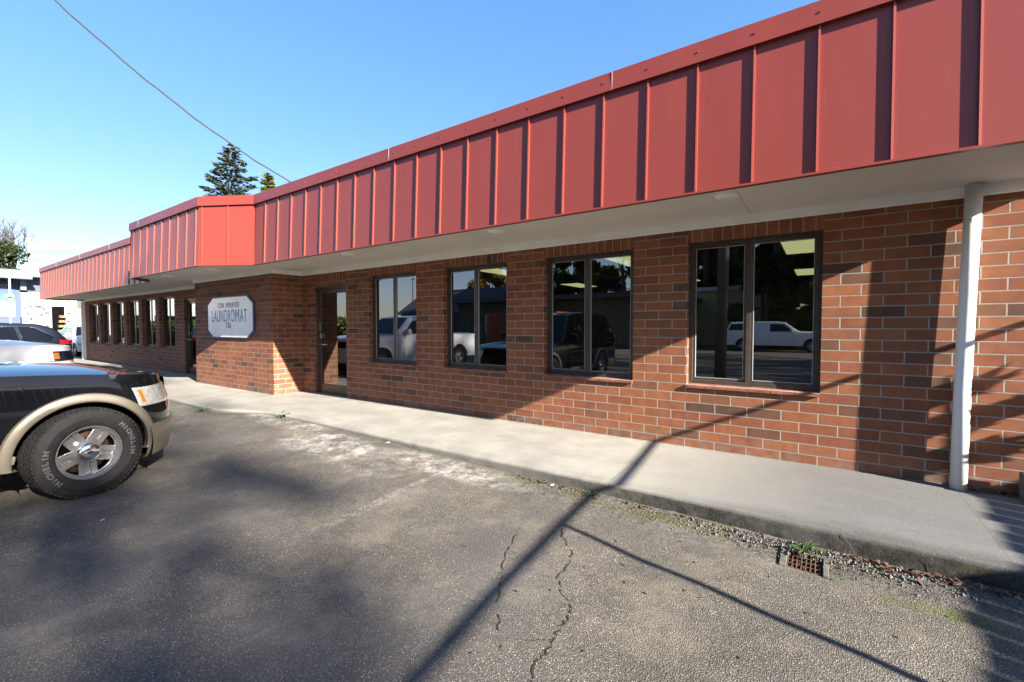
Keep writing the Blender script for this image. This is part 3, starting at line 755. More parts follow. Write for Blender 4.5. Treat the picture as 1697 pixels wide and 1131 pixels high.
def wheel(parent,x,y,z,side,rad,wd,steer=0,fancy=False,rimmat=None):
    w_=empty('wheel',(x,y,z)); w_.parent=parent; w_.rotation_euler=(0,0,(0 if side>0 else math.pi)+steer)
    tmb=make_tyre(rad,wd); ty=tmb.build('tyre',M['tyre'],w_,sharp=35)
    rm,R0=make_rim(rad,wd/2,5,fancy); ro=rm.build('rim',rimmat or M['alloy'],w_,weld=True,sharp=40); so_=ro.modifiers.new('s','SOLIDIFY'); so_.thickness=.03; so_.offset=1 if False else -1
    if fancy: ro.rotation_euler=(R(-16),0,0)
    br=MB(); br.lathe([(-wd*.3,R0*1.0),(wd*.3,R0*.985)],40,0); br.lathe([(.0,0),(.0,R0*.78),(-.03,R0*.78)],40,1); br.box(-.05,.02,-R0*.75,-R0*.35,-.03,R0*.5,0); br.build('brake_disc',[M['dark'],M['rust']],w_)
    hb=MB(); hb.lathe([(wd*.28,.074*R0/.215),(wd*.36,.072*R0/.215),(wd*.40,.060*R0/.215),(wd*.425,.035*R0/.215),(wd*.43,0)],32,0); hc=hb.build('hub_cap',M['chrome'],w_)
    if fancy:
        q=MB(); pts=[(wd*.432,.026*math.cos(2*math.pi*k/24),.012*math.sin(2*math.pi*k/24)) for k in range(24)]
        pts2=[(wd*.436,a*.96,b*.96) for _,a,b in pts]; q.add(*prism(pts,pts2)); q.build('emblem',M['blue'],w_)
        q=MB(); 
        for k in range(60): pass
        rl=(R0+rad)/2-.006; xx=wd/2*1.075
        L=list(arc_text('MICHELIN',rl,R(43),R(7.8),xx,w_,.050)); join_meshes(L,'sidewall_lettering',M['letter'],w_)
        L=list(arc_text('MICHELIN',rl,R(222),R(7.8),xx,w_,.050)); join_meshes(L,'sidewall_lettering',M['letter'],w_)
    return w_
class Car:
    def __init__(s,**k): s.__dict__.update(k)
    # half width at height z (fraction), front and rear plane
    def hw(s,z):
        v=(z-s.zb)/(s.zs0-s.zb); return s.W*(1-.05*(1-min(1,max(0,v)))**2-.035*max(0,v)**4)
    def fy(s,z): return s.F-s.rake*max(0,(z-s.zbump)/(s.zs0-s.zbump))**1.5 -.06*max(0,(s.zbump-.15-z))/.2
    def ry(s,z): return s.Rr+.02*max(0,z-.5)
    def zs(s,y):
        t_=(s.F-y); return s.zs0+s.hoodrise*(1-math.exp(-t_/.9)) if True else s.zs0
    def contour(s,z,n1=26,n2=70,n3=14,off=0):
        W=s.hw(z)+off; F=s.fy(z)+off; Rr=s.ry(z)-off; a=s.ca; ar=.3; nn=s.cn; pts=[]
        for k in range(n3):       # rear: centre to corner
            q=k/n3*math.pi/2; 
            pts.append((W*abs(math.sin(q))**(2/3.5),Rr+ar-ar*abs(math.cos(q))**(2/3.5)))
        for k in range(n2+1):
            pts.append((W,Rr+ar+(F-a-Rr-ar)*k/n2))
        for k in range(1,n1+1):
            q=k/n1*math.pi/2
            pts.append((W*abs(math.cos(q))**(2/nn)if k<n1 else 0,F-a+a*abs(math.sin(q))**(2/nn)))
        return pts
    def surf_x(s,y,z):
        W=s.hw(z);F=s.fy(z)
        if y>F-s.ca: 
            q=min(1,(y-(F-s.ca))/s.ca); return W*max(0,(1-q**s.cn))**(1/s.cn)
        return W
def build_car(name,loc,rz,c,label,cat,group=None):
    root=empty(name,loc,rz); tag(root,label,cat,group)
    nv=22; rows=[]
    cs=[]
    for j in range(nv+1):
        v=j/nv; z=c.zb+(c.zs0-c.zb)*v
        pts=c.contour(z); row=[]
        for (x,y) in pts:
            zz=c.zb+(c.zs(y)-c.zb)*v
            row.append((x,y,zz))
        rows.append(row)
    def keepf(i,j):
        p=rows[i][j]; q=rows[i+1][min(j+1,len(rows[0])-1)]
        yc=(p[1]+q[1])/2; zc=(p[2]+q[2])/2; xc=(p[0]+q[0])/2
        if xc<c.W*.7: return True
        for wy in (c.wf,c.wr):
            if math.hypot(yc-wy,zc-c.rad)<c.arch+.015: return False
        return True
    mb=MB()
    for sg in (1,-1):
        mb.grid([[(sg*x,y,z) for x,y,z in r] for r in rows],0,True,keep=keepf)
        # dome over the hood / top
        topc=rows[-1]; D=[]
        for (x,y,z) in topc:
            ys_=min(max(y,c.Rr+.5),c.F-.75); row=[]
            for k in range(13):
                w_=k/12; e=1-(1-w_)**2.4
                row.append((sg*x*(1-w_),y+(ys_-y)*w_ if (y>c.F-.75 or y<c.Rr+.5) else y, z+c.crown*e))
            D.append(row)
        mb.grid(D,0,True)
        # underside
    body=mb.build('body',c.paint,root,weld=True,sharp=38)
    ub=MB(); ub.box(-c.W+.22,c.W-.22,c.Rr+.15,c.F-.25,c.zb-.02,c.zs0-.12); 
    for wy in (c.wf,c.wr):
        for sg in (1,-1):
            rws=[]
            for k in range(25):
                a=math.pi*k/24*1.2-.1*math.pi
                rws.append([(sg*(c.hw(.6)-.02),wy+(c.arch+.02)*math.cos(a),c.rad+(c.arch+.02)*math.sin(a)),(sg*(c.W-.32),wy+(c.arch+.02)*math.cos(a),c.rad+(c.arch+.02)*math.sin(a))])
            ub.grid(rws,0,True)
    ub.build('underbody',M['dark'],root)
    # arch flares
    for wy in (c.wf,c.wr):
        for sg in (1,-1):
            rws=[]; n=40
            for k in range(n+1):
                a=R(-22)+R(224)*k/n; row=[]
                for (dr_,bu) in ((-.012,-.06),(-.012,c.flare*.7),(.0,c.flare),(c.fw_*.45,c.flare*1.05),(c.fw_*.85,c.flare*.75),(c.fw_,-.004)):
                    rr=c.arch+dr_; y=wy+rr*math.cos(a); z=c.rad+rr*math.sin(a)
                    z=max(z,c.zb-.02); xx=c.surf_x(y,z)+bu
                    row.append((sg*xx,y,z))
                rws.append(row)
            MB().grid(rws,0,True).build('wheel_arch',c.flaremat,root,sharp=40)
    # bumper lower / rocker in cladding colour
    if c.clad:
        mb=MB()
        for sg in(1,-1):
            for (ya,yb,z0,z1,off) in ((c.wf+c.arch*.96,9,c.zb-.14,c.zclad,.028),(-9,c.wr-c.arch-c.fw_*.5,c.zb-.06,c.zclad,.028),(c.wr+c.arch*.9,c.wf-c.arch*.9,c.zb-.03,c.zclad-.1,.02)):
                zz=[z0,z0+.015,z0+.05,z0+.12,(z0+z1)/2,z1-.03,z1-.008,z1]; oo=[-.05,-.012,off*.6,off,off*1.15,off,off*.7,-.01]
                G=[]
                idx=[i for i,p in enumerate(c.contour(z1,n1=60)) if ya<=p[1]<=yb]
                for z,o_ in zip(zz,oo):
                    pts=c.contour(max(z,c.zb),off=o_,n1=60); G.append([(sg*pts[i][0],pts[i][1],z) for i in idx])
                mb.grid(G,0,True)
        mb.build('bumper_cladding',c.clad,root,sharp=45)
    # cabin
    cab=c.cabin # list of (y,z) clockwise from windshield base
    def hx(y,z): return c.W*.955-(z-c.belt)*c.tumble
    n=len(cab); mb=MB()
    A=[(hx(y,z),y,z) for y,z in cab]; Bq=[(-x,y,z) for x,y,z in A]
    mb.add(A+Bq,[tuple(range(n)),tuple(range(n,2*n))]+[(i,(i+1)%n,n+(i+1)%n,n+i) for i in range(n)])
    mb.build('cabin',c.roofmat,root,bevel=.05)
    for poly in c.sidewins:
        for sg in(1,-1):
            q=MB(); pa=[(sg*(hx(y,z)+.004),y,z) for y,z in poly]; pb=[(sg*(hx(y,z)-.004),y,z) for y,z in poly]; q.add(*prism(pa,pb)); q.build('side_window',M['carglass_dark'],root)
            if c.chrome_trim:
                q=MB(); q.tube([(sg*(hx(y,z)+.006),y,z) for y,z in poly]+[(sg*(hx(poly[0][0],poly[0][1])+.006),poly[0][0],poly[0][1])],.008,6); q.build('window_trim',M['chrome'],root)
    def quadwin(p0,p1,ins,nm):
        (ya,za),(yb,zb_)=p0,p1; d=Vector((0,yb-ya,zb_-za)); L=d.length; d.normalize(); nn=Vector((0,d.z,-d.y)); 
        if nn.z<0: nn=-nn
        a=Vector((0,ya,za))+d*ins; b=Vector((0,yb,zb_))-d*ins*.8
        xa=hx(a.y,a.z)-.09; xb=hx(b.y,b.z)-.11
        o_=nn*.006
        q=MB(); q.add([Vector((-xa,0,0))+a+o_,Vector((xa,0,0))+a+o_,Vector((xb,0,0))+b+o_,Vector((-xb,0,0))+b+o_],[(0,1,2,3)]); q.build(nm,M['carglass_dark'],root)
    quadwin(cab[0],cab[1],.07,'windshield'); quadwin(cab[-1],cab[-2],.08,'rear_window')
    # lights: patches that follow the body
    def patch(y_or_x,z0,z1,off,mat,nm,sg,ythr0,rear=False,xmin=0,top_slope=0,par=None):
        G=[]; m=7
        for k in range(m+1):
            z=z0+(z1-z0)*k/m
            o_=off if 0<k<m else -.01
            pts=c.contour(min(z,c.zs0),n1=60,off=o_)
            if k==0: idx=[i for i,p in enumerate(pts) if (p[1]<=ythr0 if rear else p[1]>=ythr0) and p[0]>=xmin]
            G.append([(sg*pts[i][0],pts[i][1],z) for i in idx])
        return MB().grid(G,0,True).build(nm,mat,par or root,sharp=50)
    for sg in(1,-1):
        h=patch(0,c.hl[0],c.hl[1],.010,c.hlmat,'headlight',sg,c.hl[2],xmin=c.hl[3])
        if c.amb: patch(0,c.amb[0],c.amb[1],.016,M['amber'],'turn_signal',sg,c.amb[2],xmin=c.amb[3],par=h)
        patch(0,c.tl[0],c.tl[1],.010,M['red_lens'],'tail_light',sg,c.tl[2],rear=True,xmin=c.tl[3])
    # grille
    zz0,zz1=c.grille; pts=[(x,y) for x,y in c.contour((zz0+zz1)/2,off=.012) if y>c.F-.5 and x<c.W*.55]
    G=[[(x,y,zz0) for x,y in pts]+[(-x,y,zz0) for x,y in pts[::-1]],[(x,y-.02,zz1) for x,y in pts]+[(-x,y-.02,zz1) for x,y in pts[::-1]]]
    MB().grid(G,0,True).build('grille',M['dark'],root)
    # wheels
    for wy in (c.wf,c.wr):
        for sg in(1,-1):
            fancy=c.fancy and sg>0 and wy==c.wf
            wheel(root,sg*(c.W-.125),wy,c.rad,sg,c.rad,c.tw,c.steer if wy==c.wf else 0,fancy,c.rimmat)
    # mirrors, door lines, handles
    for sg in(1,-1):
        q=MB(); my=c.cabin[0][0]-.42; q.obox((sg*(c.W+.09),my,c.belt+.12),(1,0,0),(0,1,0),(0,0,1),.11,.07,.10); q.obox((sg*(c.W-.02),my,c.belt+.06),(1,0,0),(0,1,0),(0,0,1),.06,.03,.03); q.build('side_mirror',c.mirmat,root,bevel=.03)
        for hy in c.handles: q=MB(); q.obox((sg*(c.hw(c.belt-.15)+.018),hy,c.belt-.16),(1,0,0),(0,1,0),(0,0,1),.014,.085,.018); q.build('door_handle',c.paint,root,bevel=.008)
        for ly in c.doorlines: q=MB(); q.obox((sg*(c.hw(.75)+.0005),ly,.75),(1,0,0),(0,1,0),(0,0,1),.004,.004,.33); q.build('door_seam',M['dark'],root)
    return root
M['carglass_dark']=simple('tinted car glass',(.004,.005,.007),.03,var=.05,spec=.35)
suv=Car(W=1.0,F=2.46,Rr=-2.67,zb=.36,zs0=1.0,hoodrise=.16,crown=.075,rake=.10,zbump=.62,ca=.62,cn=2.3,rad=.395,arch=.47,wf=1.62,wr=-1.42,flare=.036,fw_=.070,paint=M['black_paint'],flaremat=M['tan_clad'],clad=M['tan_clad'],zclad=.57,
  belt=1.14,tumble=.34,roofmat=M['black_paint'],cabin=[(1.02,1.14),(.28,1.86),(-.4,1.95),(-2.2,1.93),(-2.42,1.83),(-2.58,1.14)],
  sidewins=[[(.72,1.2),(.2,1.72),(-.42,1.78),(-.42,1.2)],[(-.52,1.2),(-.52,1.78),(-1.35,1.78),(-1.35,1.2)],[(-1.45,1.2),(-1.45,1.78),(-2.2,1.74),(-2.4,1.2)]],
  chrome_trim=False,hl=(.735,.975,1.98,.52),amb=(.775,.935,2.0,.925),hlmat=M['lens'],tl=(.95,1.35,-2.5,.8),grille=(.72,.98),fancy=True,steer=R(11),tw=.265,rimmat=None,mirmat=M['black_paint'],handles=(-.3,-1.2),doorlines=(.75,-.47,-1.4))
build_car('parked_suv',(-6.38,-5.68,-.2),0,suv,'black SUV with tan wheel arches parked nosed towards the brick wall','car')
pick=Car(W=1.0,F=2.85,Rr=-2.95,zb=.40,zs0=1.13,hoodrise=.10,crown=.07,rake=.05,zbump=.7,ca=.50,cn=3.0,rad=.40,arch=.47,wf=1.9,wr=-1.75,flare=.012,fw_=.05,paint=M['white_car'],flaremat=M['white_car'],clad=None,zclad=.6,
  belt=1.22,tumble=.30,roofmat=M['white_car'],cabin=[(1.3,1.22),(.5,1.84),(.1,1.90),(-1.0,1.90),(-1.25,1.80),(-1.35,1.22)],
  sidewins=[[(.95,1.27),(.42,1.72),(-.3,1.76),(-.3,1.27)],[(-.4,1.27),(-.4,1.76),(-1.0,1.74),(-1.2,1.27)]],
  chrome_trim=False,hl=(.86,1.08,2.45,.55),amb=(.90,1.05,2.45,.955),hlmat=M['navy_car'],tl=(.8,1.2,-2.9,.85),grille=(.75,1.05),fancy=False,steer=0,tw=.265,rimmat=None,mirmat=M['white_car'],handles=(-.15,-1.1),doorlines=(.95,-.35,-1.3))
build_car('parked_pickup',(-12.35,-5.72,-.17),0,pick,'white pickup truck parked nose in beyond the black SUV','pickup truck')
cuv=Car(W=.92,F=2.3,Rr=-2.3,zb=.28,zs0=.98,hoodrise=.12,crown=.05,rake=.15,zbump=.5,ca=.6,cn=2.3,rad=.35,arch=.40,wf=1.4,wr=-1.35,flare=.01,fw_=.05,paint=M['navy_car'],flaremat=M['navy_car'],clad=None,zclad=.5,
  belt=1.02,tumble=.35,roofmat=M['navy_car'],cabin=[(1.1,1.02),(.2,1.58),(-.5,1.66),(-1.5,1.63),(-1.85,1.5),(-2.25,1.02)],
  sidewins=[[(.75,1.07),(.1,1.48),(-.3,1.53),(-.3,1.07)],[(-.38,1.07),(-.38,1.53),(-1.05,1.54),(-1.15,1.07)],[(-1.22,1.07),(-1.12,1.54),(-1.45,1.52),(-1.85,1.25),(-1.75,1.07)]],
  chrome_trim=True,hl=(.6,.8,1.9,.5),amb=None,hlmat=M['lens'],tl=(1.0,1.14,-1.9,.40),grille=(.5,.75),fancy=False,steer=0,tw=.22,rimmat=None,mirmat=M['navy_car'],handles=(-.2,-1.0),doorlines=(.8,-.33,-1.2))
build_car('parked_hatchback',(-19.8,-3.8,-.2),math.pi,cuv,'dark navy crossover with chrome window trim behind the white pickup','car')
sed=Car(**{**cuv.__dict__,'paint':M['silver_car'],'roofmat':M['silver_car'],'flaremat':M['silver_car'],'mirmat':M['silver_car']})
build_car('parked_car',(-33.2,1.85,-.2),R(-90),sed,'silver car parked far back beyond the end of the brick building','car')
# white pickup with a canopy across the road (seen in the glass)
can=Car(**{**pick.__dict__,'cabin':[(1.3,1.22),(.5,1.84),(.1,1.90),(-1.0,1.90),(-2.55,1.86),(-2.85,1.22)],'sidewins':[[(.95,1.27),(.42,1.72),(-.3,1.76),(-.3,1.27)],[(-1.35,1.35),(-1.35,1.75),(-2.5,1.74),(-2.65,1.35)]]})
build_car('parked_pickup',(-2.4,-27.5,-.2),R(-90),can,'white pickup with a canopy standing across the road behind the camera','pickup truck')

# ------------------------------------------------------------------ trees
def leaf_cloud(centers,rads,n,size,flat=.0,droop=0):
    centers=np.array(centers); rads=np.array(rads)
    k=rng.integers(0,len(centers),n)
    d=rng.normal(size=(n,3)); d/=np.linalg.norm(d,axis=1)[:,None]
    r=rads[k]*(rng.random(n)**.45)
    p=centers[k]+d*r[:,None]*np.array([1,1,.75])
    a=rng.normal(size=(n,3)); a/=np.linalg.norm(a,axis=1)[:,None]
    b=np.cross(a,rng.normal(size=(n,3))); b/=np.linalg.norm(b,axis=1)[:,None]
    s=size*rng.uniform(.6,1.3,n)[:,None]
    V=np.stack([p-a*s-b*s*.15,p-b*s*.55,p+a*s,p+b*s*.55],1).reshape(-1,3)
    F=np.arange(4*n).reshape(n,4); return V,F
def broad_tree(name,loc,H,cr,n,size,mat,label,cz=.62,seed=1,group=None,gaps=.5,cat='tree',squash=1.0,fine=0,tk=1.0):
    global rng
    rng=np.random.default_rng(seed); random.seed(seed)
    root=empty(name,loc); tag(root,label,cat,group)
    tb=MB(); top=H*.8; th_=(H*.022+.05)*tk
    pts=[(0,0,-.2),(.02*H,0,H*.2),(.01*H,.015*H,H*.42),(-.01*H,.02*H,H*.62),(0,0,top)]
    tb.tube(pts,[th_*1.2,th_,th_*.8,th_*.55,th_*.2],8)
    cents=[];rad=[]
    for i in range(fine or int(16+18*gaps)):
        a=random.uniform(0,6.28); e=random.uniform(-.7,1.0); rr=cr*(random.uniform(.15,1.0) if fine else random.uniform(.45,.9))
        c_=(rr*math.cos(a)*math.cos(e),rr*math.sin(a)*math.cos(e),H*cz+(H*(1-cz)*.85)*math.sin(e)*squash)
        cents.append(c_); rad.append(cr*random.uniform(.22,.42)*(1.25-gaps*.6)*(.62 if fine else 1))
        if i%2==0:
            z0=H*random.uniform(.3,.6); tb.tube([(0.01*H,.015*H,z0),(c_[0]*.5,c_[1]*.5,(z0+c_[2])/2+.2),c_],[th_*.4,th_*.22,th_*.06],5)
    tb.build('trunk',M['bark'],root)
    V,F=leaf_cloud(cents,rad,n,size); from_np('crown',V,F,mat,root)
    return root
def conifer(name,loc,H,cr,mat,label,seed=1,group=None,cat='tree',z0=.12,nb=150,density=26,size=.16,power=.85):
    r_=random.Random(seed); rn=np.random.default_rng(seed)
    root=empty(name,loc); tag(root,label,cat,group)
    tb=MB(); tb.tube([(0,0,-.2),(0,0,H*.5),(0,0,H*.98)],[H*.018,H*.011,.02],8)
    P=[];A=[]
    for i in range(nb):
        q=(i+r_.random())/nb; z=H*(z0+(1-z0)*q**.9); L=cr*(1-q)**power*r_.uniform(.6,1.12)+.15
        a=i*2.399+r_.uniform(-.4,.4); dv=np.array([math.cos(a),math.sin(a),0])
        tip=np.array([0,0,z])+dv*L+np.array([0,0,-.12*L+.10*L*q*2])
        if i%2==0: tb.tube([(0,0,z),tuple((np.array([0,0,z])+tip)/2+np.array([0,0,-.06*L])),tuple(tip)],[.05,.03,.01],4)
        m=max(6,int(density*L))
        s=rn.random(m)**.7
        base=np.array([0,0,z])[None]+(tip-np.array([0,0,z]))[None]*s[:,None]; base[:,2]-=.08*L*np.sin(s*3.1)
        side=np.array([-dv[1],dv[0],0]); off=rn.uniform(-1,1,m)*(.38*L*(1-s*.75)+.1)
        base+=side[None]*off[:,None]; base[:,2]+=rn.normal(0,.05*1.0,m)-np.abs(off)*.18
        P.append(base); A.append(dv[None]+side[None]*(np.sign(off)*.7)[:,None]+rn.normal(0,.25,(m,3)))
    p=np.concatenate(P);a=np.concatenate(A); a/=np.linalg.norm(a,axis=1)[:,None]; n=len(p)
    b=np.cross(a,rn.normal(size=(n,3))); b/=np.linalg.norm(b,axis=1)[:,None]; s=(size*rn.uniform(.6,1.5,n))[:,None]
    V=np.stack([p-a*s,p-b*s*.38,p+a*s*1.2,p+b*s*.38],1).reshape(-1,3); F=np.arange(4*n).reshape(n,4)
    tb.build('trunk',M['bark'],root); from_np('crown',V,F,mat,root); return root
conifer('fir_tree',(-43.3,13.6,-.2),17.7,5.6,M['fir'],'tall dark fir tree rising behind the red metal fascia',3,nb=135,density=24,size=.21,z0=.15,power=.75)
conifer('columnar_tree',(-41.5,15.9,-.2),15.4,1.0,M['leaf_yel'],'narrow yellow green tree beside the dark fir above the roof',5,nb=150,density=80,size=.17,power=.35)
broad_tree('round_tree',(-62.5,.1,-.2),9.9,4.0,20000,.16,M['leaf_dark'],'round dark green tree behind the blue storefront',seed=4,gaps=.2,cz=.55)
broad_tree('bush_tree',(-60.5,4.6,-.2),6.9,3.2,14000,.15,M['leaf_yel'],'low pale green tree above the storefront roof beside the round tree',seed=9,gaps=.4,cz=.6)
def bare_tree(loc,H,label,seed):
    r_=random.Random(seed); root=empty('bare_tree',loc); tag(root,label,'tree'); tb=MB()
    def br(p,d,L,r,dep):
        q=p+d*L; tb.tube([p,(p+q)/2+Vector((r_.uniform(-.1,.1),r_.uniform(-.1,.1),0))*L*.3,q],[r,r*.8,r*.6],4)
        if dep==0: return
        for i in range(3 if dep<4 else 4):
            nd=(d+Vector((r_.uniform(-1,1),r_.uniform(-1,1),r_.uniform(-.3,.7)))*.62).normalized(); br(q,nd,L*r_.uniform(.6,.82),r*.58,dep-1)
    br(Vector((0,0,-.2)),Vector((0,0,1)),H*.32,.17,5); tb.build('branches',M['bare'],root)
M['bare']=bark('grey twig bark',(.07,.062,.055),(.12,.11,.10))
bare_tree((-64.5,4.0,-.2),12.2,'leafless grey tree behind the round green tree',2)
bare_tree((-75,12,-.2),7.2,'leafless low tree near the far utility poles',8)
# big trees to the right of and behind the photographer (they shade the lot and show in the glass)
hdir=Vector((4.2,-1,0)).normalized(); per=Vector((.232,.973,0))
def up_sun(d,q): v=hdir*d+per*q; return (v.x,v.y,-.2)
k=0
for d,q,H,cr,n,sz in ((27,-7.8,18.5,3.3,1150,.17),(37,-6.6,25,2.5,900,.18),(31,-5.7,21,2.6,950,.15),(44,-6.2,29,3.0,1450,.17),(47,-10.5,31,4.6,1700,.24),(35,-13,24,5,2600,.24),(55,-5.3,36,2.4,620,.26),(58,-8,38,2.6,1000,.28),(52,-11.5,34,2.8,900,.28),(61,-4.2,40,1.7,820,.28),(48,-3.9,32,1.1,190,.24),(56,-17,37,5.5,5000,.26)):
    broad_tree('maple_tree',up_sun(d,q),H,cr,n,sz,M['leaf_gold'] if k in(1,2) else M['leaf_dark'],(['tall thin maple shading the lot from the right, nearest the road','gold leaved maple second along the row to the right','slim gold maple nearest the line of the brick wall','slender green maple close to the line of the brick wall','broad maple behind the gold leaved ones','spreading low maple in the middle of the row','tall broad maple at the back of the row','very tall slim maple far down the road','very tall maple farthest down the road','very tall maple beyond the broad one','very tall thin maple at the far end of the row','thin tall maple just beyond the slender ones'])[[0,1,2,3,4,5,7,8,9,10,11,6][k]],seed=120+k,group='trees shading the parking lot',gaps=1.0,cz=.72,fine=int(18*cr),tk=.10); k+=1
# trees behind the camera, seen in the window reflections
rt_=[(-6,-44,17,5.5,0),(0.5,-46,19,6,1),(-14,-48,16,5,0),(-21,-50,15,5,2),(6,-40,16,5,0),(-30,-54,14,5,0),(-44,-52,12,4.5,2),(-2.5,-39,12,3.6,2),(-3.2,-36,21,5.2,0),(-9.5,-41,20,5.5,1),(2.6,-38,22,6,0)]
lab=['dark evergreen across the road opposite the fourth window','tall dark evergreen across the road behind the timber pole','dark evergreen behind the taupe building','autumn gold tree behind the red container','bushy tree beyond the road to the right of the pole','green tree behind the blue house','golden tree at the left end of the far row','small autumn tree beside the timber pole','big dark tree filling the right pane of the nearest window','big dark evergreen behind the cream building','tallest dark tree at the right end of the far row']
for i,(x,y,H,cr,kd) in enumerate(rt_):
    broad_tree('broadleaf_tree',(x,y,-.2),H,cr,9000 if i<8 else 16000,.34,[M['leaf_dark'],M['fir'],M['leaf_gold']][kd],lab[i],seed=40+i,group='trees across the road',gaps=.3,cz=.52)
for i,(x,y,H,cr,l) in enumerate(((-3.6,-33.5,7.5,3.4,'tall dark thicket left of the canopied pickup across the road'),(1.2,-33.5,8.5,3.8,'tall dark thicket behind the canopied pickup across the road'),(6.6,-34,8,3.8,'tall dark thicket right of the canopied pickup across the road'))):
    broad_tree('thicket',(x,y,-.2),H,cr,12000,.26,M['leaf_dark'],l,seed=70+i,group='dark thickets across the road',gaps=.2,cz=.38,cat='bush')
for i,(x,y,H,cr,l) in enumerate(((9,26,9,4.2,'leafy tree behind the board fence nearest the building'),(19,30,11,5,'larger leafy tree behind the board fence'),(31,27,9,4.5,'leafy tree behind the right end of the board fence'),(0,34,8,4,'leafy tree behind the rear corner of the brick building'))):
    broad_tree('broadleaf_tree',(x,y,-.2),H,cr,7000,.3,M['leaf_dark'],l,seed=90+i,group='trees behind the board fence',gaps=.3,cz=.5)
conifer('spruce_tree',(-27,-40,-.2),11,2.4,M['fir'],'small pointed spruce beside the blue house across the road',12,nb=90,density=30,size=.2)

# ------------------------------------------------------------------ buildings across the road (behind the camera)
M['taupe']=simple('taupe siding',(.07,.062,.048),.8,var=.1); M['navy']=simple('navy siding',(.035,.045,.075),.8); M['shingle']=simple('charcoal shingles',(.06,.062,.07),.9,bump=.4,scale=2)
M['crimson']=simple('rusty red container',(.24,.055,.022),.6,var=.25,scale=2); M['cream']=simple('cream stucco',(.38,.32,.17),.8); M['far_white']=simple('white wall',(.55,.55,.55),.8)
tb=empty('taupe_building',(-18,-30,-.2)); tag(tb,'low taupe building with a flat black roof across the road','building')
MB().box(-9,9,-5,5,0,3.6).build('wall',M['taupe'],tb); MB().box(-9.6,9.6,-5.5,5.9,3.62,3.95).build('roof',M['shingle'],tb)
for wx in (-5,2.5,): 
    fr=MB().box(wx-.8,wx+.8,5.0,5.06,.9,2.6).build('window',M['far_white'],tb); MB().box(wx-.7,wx+.7,5.062,5.07,1,2.5).build('pane',M['carglass_dark'],fr)
hb=empty('blue_house',(-33,-33,-.2)); tag(hb,'navy blue gabled house with a charcoal roof across the road','house')
MB().box(-6,6,-4,4,0,3.0).build('wall',M['navy'],hb)
q=MB(); q.add([(-6.4,-4.5,2.95),(6.4,-4.5,2.95),(6.4,4.5,2.95),(-6.4,4.5,2.95),(-6.4,0,5.8),(6.4,0,5.8)],[(0,1,5,4),(2,3,4,5),(1,2,5),(3,0,4),(0,3,2,1)]); q.build('roof',M['shingle'],hb)
for wx in(-3.5,.5,4):
    fr=MB().box(wx-.7,wx+.7,4.0,4.06,1.0,2.3).build('window',M['far_white'],hb); MB().box(wx-.6,wx+.6,4.062,4.07,1.1,2.2).build('pane',M['carglass_dark'],fr)
ct=empty('shipping_container',(-17.8,-22.5,-.2)); tag(ct,'rusty red shipping container standing beside the taupe building','container')
q=MB()
for i in range(40):
    x0=-3+i*.15; yy=.06 if i%2 else 0; q.box(x0,x0+.15,-1.2,1.2+yy,.1,2.5)
q.box(-3.05,3.05,-1.25,1.3,0,.1001); q.box(-3.05,3.05,-1.25,1.3,2.5,2.6); q.build('shell',M['crimson'],ct)
cb=empty('cream_building',(-5.4,-38,-.2)); tag(cb,'sunlit cream building far across the road','building'); MB().box(-4,1.4,-3,3,0,4.6).build('wall',M['cream'],cb); MB().box(-4.3,1.7,-3.3,3.3,4.6,4.9).build('roof',M['far_white'],cb)
wb=empty('white_building',(-72,-13,-.2)); tag(wb,'white commercial building reflected in the far windows','building'); MB().box(-16,14,-8,8,0,5.2).build('wall',M['far_white'],wb); MB().box(-16.2,14.2,-8.2,8.2,5.21,5.5).build('roof',M['shingle'],wb)
for i in range(5):
    fr=MB().box(14,14.05,-7+i*3,-5+i*3,.6,2.8).build('window',M['bronze'],wb); MB().box(14.051,14.06,-6.9+i*3,-5.1+i*3,.7,2.7).build('pane',M['carglass_dark'],fr)
rng=np.random.default_rng(5)
n=34000; hx_=rng.uniform(-56,-19,n); hy=-9.2+rng.normal(0,.34,n); hz=-.2+rng.random(n)**.6*(1.9+.2*np.sin(hx_*1.7))
p=np.stack([hx_,hy,hz],1); a=rng.normal(size=(n,3));a/=np.linalg.norm(a,axis=1)[:,None];b=np.cross(a,rng.normal(size=(n,3)));b/=np.linalg.norm(b,axis=1)[:,None];s=.11
V=np.stack([p-a*s,p-b*s*.6,p+a*s,p+b*s*.6],1).reshape(-1,3)
hd=empty('hedge',(0,0,0)); tag(hd,'clipped yellow green hedge along the lot edge','hedge'); from_np('foliage',V,np.arange(4*n).reshape(n,4),M['leaf_hedge'],hd)

# ------------------------------------------------------------------ poles, wires, rail, fence (right of the frame)
def pole(loc,H,label,cross=True,r=.14,rz=0,mat='pole_wood',lean=(0,0)):
    o=empty('utility_pole',loc,rz); tag(o,label,'utility pole'); MB().tube([(0,0,-.3),(lean[0]/2,lean[1]/2,H/2),(lean[0],lean[1],H)],[r,r*.85,r*.68],14).build('pole',M[mat],o)
    if cross:
        q=MB(); q.box(lean[0]-1.2,lean[0]+1.2,lean[1]-.06,lean[1]+.06,H-.75,H-.63); q.build('crossarm',M['pole_wood'],o)
        q=MB()
        for xx in(-1.05,-.55,.55,1.05): q.tube([(lean[0]+xx,lean[1],H-.63),(lean[0]+xx,lean[1],H-.47)],.04,8)
        q.build('insulator',M['white_paint'],o)
    return o
pole((-2.25,-7.6,-.2),11,'timber utility pole close behind the photographer, reflected in the nearest window',True,.15,R(20),lean=(.25,.1))
pole((-70,5.0,-.2),11.5,'pale bare utility pole beyond the storefront trees',False,.17,0,'white_paint')
pole((-92,15.2,-.2),13.8,'distant utility pole with a crossarm above the fascia end',True,.16,R(70))
